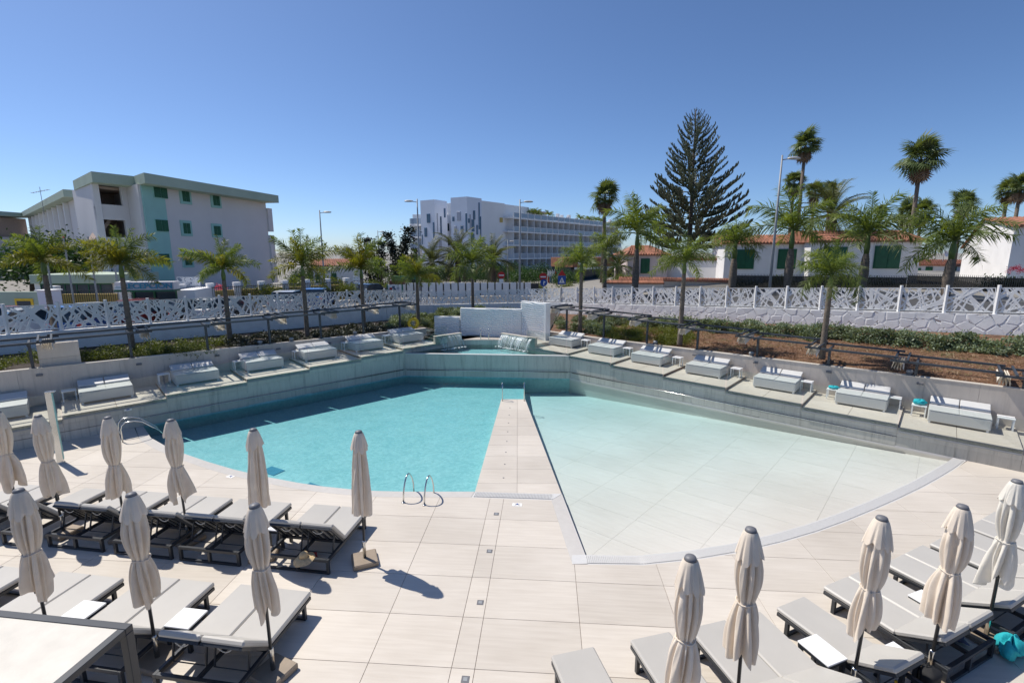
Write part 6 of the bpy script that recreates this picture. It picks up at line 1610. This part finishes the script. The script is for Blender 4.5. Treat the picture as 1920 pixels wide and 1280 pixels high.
# towers
def tower(pxs, Y, ytop, lab, wins1, wins2):
    (x0, xc, x1) = pxs; c = D(xc, 470, Y); a = D(x0, 470, Y + 2.2); b = D(x1, 470, Y + 3.4); zt = zat(xc, ytop, Y)
    t = thing('hotel_tower', lab, 'tower', (c.x, c.y, 1.6)); h = zt - 1.6; bk = (a + b) / 2 + Vector(((a + b).x / 2 - c.x, (a + b).y / 2 - c.y, 0)) * 1.2
    MB().prism([(a.x - c.x, a.y - c.y), (0, 0), (b.x - c.x, b.y - c.y), (bk.x - c.x, bk.y - c.y)], 0, h).build('shaft', M['lilac'], t)
    for (p, q_, wins) in ((a, c, wins1), (c, b, wins2)):
        f2 = Face(p, q_)
        for (px0, py0, px1, py1, m_) in wins:
            u0, u1, z0, z1 = rect_px(f2, px0, py0, px1, py1)
            MB().box(u0, u1, -.12, .02, z0 - 1.6, z1 - 1.6, .01).build('window', M[m_], t, (p.x - c.x, p.y - c.y, 0), f2.rz)
B_, G_ = 'bluewin', 'greywin'
tower((791, 817, 840), 98, 374, 'narrower pale hotel tower with scattered vertical blue windows beside the rounded balconies', [(800.5, 401, 807, 418, B_), (796, 427, 801, 444, B_), (812, 417, 815, 448, B_), (791.5, 440, 793, 458, B_)], [(819, 400, 821, 434, G_), (825, 406, 828, 440, B_), (832, 391, 835, 408, B_), (823, 450, 828, 470, G_)])
tower((847, 877, 904), 94, 368.5, 'wider pale hotel tower with dark vertical windows beside the balcony wing', [(848.5, 406, 852, 415, B_), (857, 397, 864, 414, G_), (852, 424, 857, 440, G_), (864, 423, 869, 440, B_), (873, 400, 876.5, 435, B_)], [(877.5, 410, 880, 418, B_), (880.5, 402, 882.5, 430, G_), (884, 412, 889, 434, B_), (887, 395, 890.5, 412, B_), (893, 422, 896, 440, B_), (897, 380, 899.5, 430, B_), (900, 406, 902, 460, B_), (883, 438, 889, 450, B_)])
for (ya, yb) in ((410, 424), (435, 447), (460, 470)):
    p = D(777, yb, 104); q = D(791, yb, 104); za = zat(777, ya, 104)
    o = thing('end_balcony', 'rounded end balcony of the white hotel left of the narrow tower', 'balcony', (q.x, 104, p.z), 0, 'rounded end balconies')
    pts = [(-2.6 + .0, 0)] + [(-1.3 - 1.3 * math.cos(k * PI / 10), -1.2 * math.sin(k * PI / 10)) for k in range(11)] + [(2, 0), (2, 4), (-2.6, 4)]
    MB().prism(pts[1:], 0, .4).build('slab', M['hotelwhite'], o); MB().prism([(x * .97, y * .97) for x, y in pts[1:]], .41, 1.5).build('balcony_glass', M['railglass'], o)
p = D(781, 470, 106); t = thing('end_block', 'white balcony end block of the hotel left of the narrow tower', 'building', (p.x, 106, 1.6)); MB().box(-.6, 9, 0, 8, 0, zat(790, 402, 106) - 1.6, .02).build('wall', M['hotelwhite'], t)
for k, z in enumerate((2.6, 5.6, 8.6)): MB().box(5.5, 8.9, -.05, -.002, z, z + 1.6, .01).build('window', M['window'], t)
# low street front: white paling wall under the hotel, restaurant
a = D(735, 545, 46); b = D(1010, 545, 46.5); fc = Face(a, b); t = thing('white_paling', 'white board fence with dark gaps along the hotel street front', 'fence', (a.x, a.y, 1.6), fc.rz)
pm = MB().box(.03, .60, -.02, .02, 0, zat(870, 530, 46) - 1.6, .01).mesh('board', M['hotelwhite']); n_ = int(fc.L / .7)
for k in range(n_): ob('board', pm, t, (k * .7, 0, 0))
MB().box(0, fc.L, .03, .10, 0, zat(870, 531, 46) - 1.65).build('backing', M['dark'], t)
a = D(1070, 535, 62); b = D(1150, 535, 66); fc = Face(a, b); t = thing('restaurant', 'low restaurant pavilion with a red roof edge and white letter signs', 'building', (a.x, a.y, 1.7), fc.rz)
MB().box(0, fc.L, 0, 4, 0, 2.2, .02).build('wall', M['window'], t); MB().box(-.2, fc.L, -.6, 4, 2.2, 3.4, .02).build('fascia', M['rooftile'], t)
for k in range(4): MB().box(.6 + k * .75, 1.05 + k * .75, -.64, -.602, 2.4, 3.2, .01).build('sign_letter', M['hotelwhite'], t)
MB().box(0, fc.L, -.7, -.61, 1.9, 2.19, .02).build('awning', M['hotelwhite'], t)

# ================================================================== STREET THINGS
def street_lamp(px, ytop, Y, sgn, lab, arm=1.0, ybase=545, lean=0.0):
    top = D(px, ytop, Y); zb = gz(top.x, Y) - .1; h = top.z - zb; t = thing('street_lamp', lab, 'street lamp', (top.x, Y, zb), 0, 'road lamps'); s_ = max(.8, h / 8)
    bx = lean
    MB().tube([(bx, 0, 0), (bx * .5, 0, h * .5), (0, 0, h)], [.085 * s_, .07 * s_, .045 * s_], 8).build('pole', M['lamp'], t, smooth=True)
    MB().tube([(0, 0, h - .25 * s_), (sgn * .35 * s_, 0, h - .2 * s_)], .03 * s_, 6).build('arm', M['lamp'], t)
    def hd_(u, v):
        a = u * 2 * PI; b = v * PI; return (sgn * (.30 + .42 * (1 - math.cos(b)) * .5 * 1.7) * s_, .15 * math.sin(b) ** .7 * math.cos(a) * s_, h - .19 * s_ + (.11 if math.sin(a) > 0 else .05) * math.sin(b) ** .7 * math.sin(a) * s_)
    MB().grid(hd_, 16, 10, True).build('lamp_head', M['lampshade'], t, smooth=True)
    MB().lathe([(.14 * s_, 0), (.14 * s_, .25), (.09 * s_, .3)], 8, (bx, 0, 0)).build('foot', M['lamp'], t)
street_lamp(599, 394, 40, 1, 'road lamp with its head to the right above the spear-frond palm')
street_lamp(708, 432, 62, 1, 'farthest small road lamp rising over the cypresses')
street_lamp(782, 373, 42, -1, 'road lamp with its head turned left beside the narrow hotel tower')
street_lamp(975, 374, 40, 1, 'road lamp standing before the hotel balconies')
street_lamp(952, 450, 60, 1, 'shorter distant lamp beside the no-entry sign')
street_lamp(1467, 291, 27.5, 1, 'tall leaning street lamp between the green shutters', lean=0)
q = D(87, 482, 31); t = thing('garden_lamp', 'garden lamp with a yellow disc head before the dark tree', 'lamp', (q.x, 31, GZ)); MB().tube([(0, 0, 0), (0, 0, q.z - GZ)], .05, 8).build('pole', M['lamp'], t); MB().lathe([(.02, -.06), (.22, -.05), (.24, 0), (.22, .05), (.02, .06)], 16).build('disc', M['lampyellow'], t, (.14, -.06, q.z - GZ)).rotation_euler = (R(80), 0, R(60))
for px, py, lab in ((119, 446, 'bare white flagpole with a red tip before the dark tree'), (165, 446, 'bare grey flagpole before the stair buttress'), (208, 449, 'short flagpole tip behind the bright-frond palm')):
    q = D(px, py, 31.5); t = thing('flagpole', lab, 'flagpole', (q.x, 31.5, GZ)); h = q.z - GZ; MB().tube([(0, 0, 0), (0, 0, h)], [.06, .04], 8).build('pole', M['lamp'], t); MB().lathe([(.05, 0), (.06, .05), (.02, .1)], 8, (0, 0, h)).build('tip', M['signred'] if px == 119 else M['lamp'], t)
def round_sign(px, py, Y, r, m0, lab, kind, pole=True):
    q = D(px, py, Y); zb = gz(q.x, Y) - .1; t = thing('road_sign', lab, 'road sign', (q.x, Y, zb)); h = q.z - zb
    if pole: MB().tube([(0, .04, 0), (0, .04, h + r)], .035, 6).build('pole', M['lamp'], t)
    d = MB().lathe([(r, -.01), (r, .01)], 24).build('disc', m0, t, (0, 0, h)); d.rotation_euler = (PI / 2, 0, 0)
    if kind == 'bar': MB().box(-r * .7, r * .7, -.03, -.012, h - r * .15, h + r * .15).build('bar', M['white'], t)
    if kind == 'arrow':
        MB().beam((-.0, -.02, h - r * .6), (0, -.02, h + r * .2), r * .25, .02, up=(0, 1, 0)).build('arrow', M['white'], t); MB().add([(-.02, -.022, h + r * .55), (r * .55, -.022, h + r * .2), (-.02, -.022, h - r * .15)], [(0, 1, 2)]).build('arrow', M['white'], t)
    return t
round_sign(1018.5, 519, 45, .36, M['signred'], 'red no-entry disc beside the flags', 'bar')
round_sign(1019.5, 530, 44.9, .33, M['signblue'], 'blue turn-right arrow disc below the no-entry disc', 'arrow', True)
round_sign(940, 516, 47, .34, M['signred'], 'red no-entry disc beside the arching date palm', 'bar')
q = D(940, 529, 46.9); t = thing('road_sign', 'small white plate with red edge under the date-palm no-entry disc', 'road sign', (q.x, 46.85, gz(q.x, 47) - .1)); MB().box(-.2, .2, -.02, .02, q.z - gz(q.x, 47) - .1, q.z - gz(q.x, 47) + .4).build('plate', M['white'], t); MB().box(-.2, .2, -.03, -.021, q.z - gz(q.x, 47) - .1, q.z - gz(q.x, 47) - .02).build('band', M['signred'], t); MB().tube([(0, .04, 0), (0, .04, 1)], .03, 6).build('pole', M['lamp'], t)
q = D(1053.5, 525, 45); zb = gz(q.x, 45) - .1; t = thing('crossing_sign', 'square blue pedestrian crossing sign with a white triangle', 'road sign', (q.x, 45, zb)); h = q.z - zb
MB().tube([(0, .05, 0), (0, .05, h + .6)], .035, 6).build('pole', M['lamp'], t); MB().box(-.36, .36, -.02, .02, h - .38, h + .38, .01).build('plate', M['signblue'], t); MB().add([(-.26, -.022, h - .26), (.26, -.022, h - .26), (0, -.022, h + .26)], [(0, 1, 2)]).build('triangle', M['white'], t); MB().tube([(0, -.03, h - .2), (0, -.03, h + .05)], .035, 5).build('figure', M['dark'], t)
MB().add([(-.36, 0, h + .42), (.36, 0, h + .42), (0, 0, h + .95), (-.36, -.02, h + .42), (.36, -.02, h + .42), (0, -.02, h + .95)], [(0, 1, 2), (3, 5, 4), (0, 3, 4, 1), (1, 4, 5, 2), (2, 5, 3, 0)]).build('warning_triangle', M['signred'], t)
MF = [plain('flag_red', (.45, .03, .03), .8), plain('flag_blue', (.03, .06, .3), .8), plain('flag_yellow', (.6, .42, .03), .8)]
for k, (px, cols) in enumerate(((1027, (3, 0)), (1031, (3, 1)), (1035.5, (3, 3)), (1040, (0, 2)))):
    Y = 62; q = D(px, 505, Y); zb = 1.7; t = thing('flag', ['limp flag with white and red cloth', 'limp flag with white and blue cloth', 'limp plain white flag', 'limp flag with red and yellow cloth'][k] + ' on a pole before the hotel', 'flag', (q.x, Y, zb)); h = q.z - zb
    MB().tube([(0, 0, 0), (0, 0, h)], .04, 6).build('pole', M['hotelwhite'], t)
    for j, c_ in enumerate(cols):
        def fl_(u, v, j=j): return (.04 + .22 * u + .0, .06 * math.sin(u * 9 + v * 3), h - .1 - .75 * j - v * .75 - .25 * u)
        MB().grid(fl_, 8, 6).build('cloth', M['hotelwhite'] if c_ == 3 else MF[c_], t, smooth=True)
# billboard and direction panels
q = D(740, 532, 44); t = thing('billboard', 'poster billboard with a brown header and a green direction strip behind the backlit-yellow palm', 'billboard', (q.x, 44, 1.7)); hz_ = lambda y: zat(740, y, 44) - 1.7
MB().box(-.62, .62, -.05, .05, hz_(549), hz_(533.5), .01).build('poster', M['hotelwhite'], t)
for k, (x, z, m_) in enumerate(((-.35, 541, 'red'), (0, 543, 'bluewin'), (.3, 540, 'greywin'), (-.1, 538, 'bluewin'))): MB().box(x - .12, x + .12, -.062, -.051, hz_(z + 3), hz_(z - 2)).build('picture', M[m_], t)
MB().box(-.5, .95, -.05, .05, hz_(533), hz_(526), .01).build('header', M['brown'], t); MB().box(-.2, 1.9, -.05, .05, hz_(523.5), hz_(517), .01).build('strip', M['signgreen'], t)
for x in (-.68, .68): MB().box(x - .06, x + .06, -.06, .06, 0, hz_(533), .01).build('post', M['signgreen'], t)
q = D(670, 525, 42); t = thing('direction_post', 'stack of small white direction boards on a post beside the palm', 'road sign', (q.x, 42, 1.7)); MB().tube([(0, .06, 0), (0, .06, zat(670, 511, 42) - 1.7)], .04, 6).build('pole', M['lamp'], t)
for (y, a, b) in ((513, -.1, .35), (519.5, -.35, .2), (524, -.35, .45), (530, -.3, .4)): z = zat(670, y, 42) - 1.7; MB().box(a, b, -.02, .02, z - .08, z + .08, .005).build('board', M['white'], t)

# ---- parked cars behind the lattice
def car(loc, rz, body, lab, kind=0):
    t = thing('parked_car', lab, 'car', loc, rz, 'cars parked behind the lattice fence')
    L, W_, H_ = (4.1, 1.72, 1.45) if kind == 0 else (4.4, 1.76, 1.62)
    side_ = [(-L / 2, .32), (-L / 2 + .02, .62), (-L / 2 + .12, .86), (-L / 2 + .35, .92), (L / 2 - 1.15, .90), (L / 2 - .35, .76), (L / 2 - .06, .62), (L / 2, .36), (L / 2 - .1, .24), (-L / 2 + .1, .24)]
    def loft(pr, w0, w1, nm, mat, par_):
        mb = MB(); n_ = len(pr)
        for y, s_ in ((-W_ / 2, w0), (-W_ / 2 + .08, w1), (W_ / 2 - .08, w1), (W_ / 2, w0)):
            cx = sum(p[0] for p in pr) / n_; cz = sum(p[1] for p in pr) / n_; mb.v += [(cx + (p[0] - cx) * s_, y, cz + (p[1] - cz) * s_) for p in pr]
        for k in range(3):
            for i in range(n_): mb.f.append((k * n_ + i, k * n_ + (i + 1) % n_, (k + 1) * n_ + (i + 1) % n_, (k + 1) * n_ + i))
        mb.f += [tuple(range(n_)), tuple(range(4 * n_ - 1, 3 * n_ - 1, -1))]; return mb.build(nm, mat, par_, smooth=False)
    loft(side_, .965, 1.0, 'body', body, t)
    r0 = -L / 2 + (.45 if kind == 0 else .15)
    pts = [(r0, .90), (r0 + .45, H_ - .06), (r0 + .9, H_), (r0 + 1.75, H_ - .02), (L / 2 - 1.05, .90)]
    W_ -= .16; g = loft(pts, .93, 1.0, 'cabin', M['window'], t)
    mb = MB(); hw = W_ / 2 - .10
    mb.add([(pts[1][0] - .05, -hw, H_ - .05), (pts[2][0], -hw, H_ + .012), (pts[3][0] + .05, -hw, H_ - .01), (pts[1][0] - .05, hw, H_ - .05), (pts[2][0], hw, H_ + .012), (pts[3][0] + .05, hw, H_ - .01)], [(0, 1, 4, 3), (1, 2, 5, 4)]); mb.build('roof_panel', body, t)
    for sx in (-1, 1):
        for x in (-L / 2 + .75, L / 2 - .80):
            w_ = MB().lathe([(.31, -.10), (.33, -.08), (.33, .08), (.31, .10)], 20).build('wheel', M['black'], t, (x, sx * .78, .33)); w_.rotation_euler = (PI / 2, 0, 0)
            h_ = MB().lathe([(.20, -.105), (.20, .105)], 14).build('hub', M['steel'], w_)
        MB().box(L / 2 - .20, L / 2 - .04, sx * .62 - .16, sx * .62 + .16, .60, .72, .02).build('headlight', M['hotelwhite'], t); MB().box(-L / 2 - .01, -L / 2 + .12, sx * .66 - .12, sx * .66 + .12, .66, .84, .02).build('tail_light', M['signred'], t)
        MB().box(L / 2 - 1.35, L / 2 - 1.2, sx * .93 - .07, sx * .93 + .07, .92, 1.04, .02).build('mirror', body, t)
        for x in (r0 + 1.05, r0 + 1.95): MB().box(x - .02, x + .02, sx * (W_ / 2 - .012) - .012, sx * (W_ / 2 - .012) + .012, .90, H_ - .12).build('pillar', body, t)
    return t
def paint(n, c): m = plain(n, c, .25, var=.02); m.node_tree.nodes['Principled BSDF'].inputs['Coat Weight'].default_value = .6; return m
CP = dict(red=paint('car_red', (.38, .012, .012)), white=paint('car_white', (.72, .72, .72)), blue=paint('car_blue', (.02, .10, .30)), dred=paint('car_dark_red', (.16, .01, .015)), grey=paint('car_grey', (.13, .14, .15)), black=paint('car_black', (.02, .02, .022)), silver=paint('car_silver', (.45, .46, .47)))
cars = [(30, 25.5, 'red', .2, 'red car nose to the fence by the ochre-framed opening'), (75, 24.8, 'white', .15, 'white car between the red and blue cars behind the lattice'), (190, 27.5, 'white', .3, 'white car parked below the yellow wall beside a blue one'), (160, 25.4, 'blue', 1.1, 'blue car seen through the lattice before the annex'), (290, 28.5, 'dred', .6, 'dark red car parked before the reception doors'), (350, 29.5, 'black', .7, 'black car next to the dark red one'), (400, 30.5, 'silver', .8, 'silver car with its mirror catching light behind the spreading palm'), (440, 31.6, 'grey', .8, 'dark grey car behind the blank gable palm'), (545, 35, 'silver', .9, 'silver car behind the spear-frond palm'), (600, 37.5, 'blue', .9, 'blue car half hidden behind the spear-frond palm'), (700, 43, 'black', .3, 'black car beside the billboard posts'), (770, 50, 'white', .1, 'white van-like car with dark windows right of the billboard')]
for k, (px, Y, c_, rz, lab) in enumerate(cars): p = D(px, 590, Y); car((p.x, Y, 1.50 if Y < 33 else 1.62), rz + PI / 4, CP[c_], lab, 1 if k in (4, 11, 3) else 0)
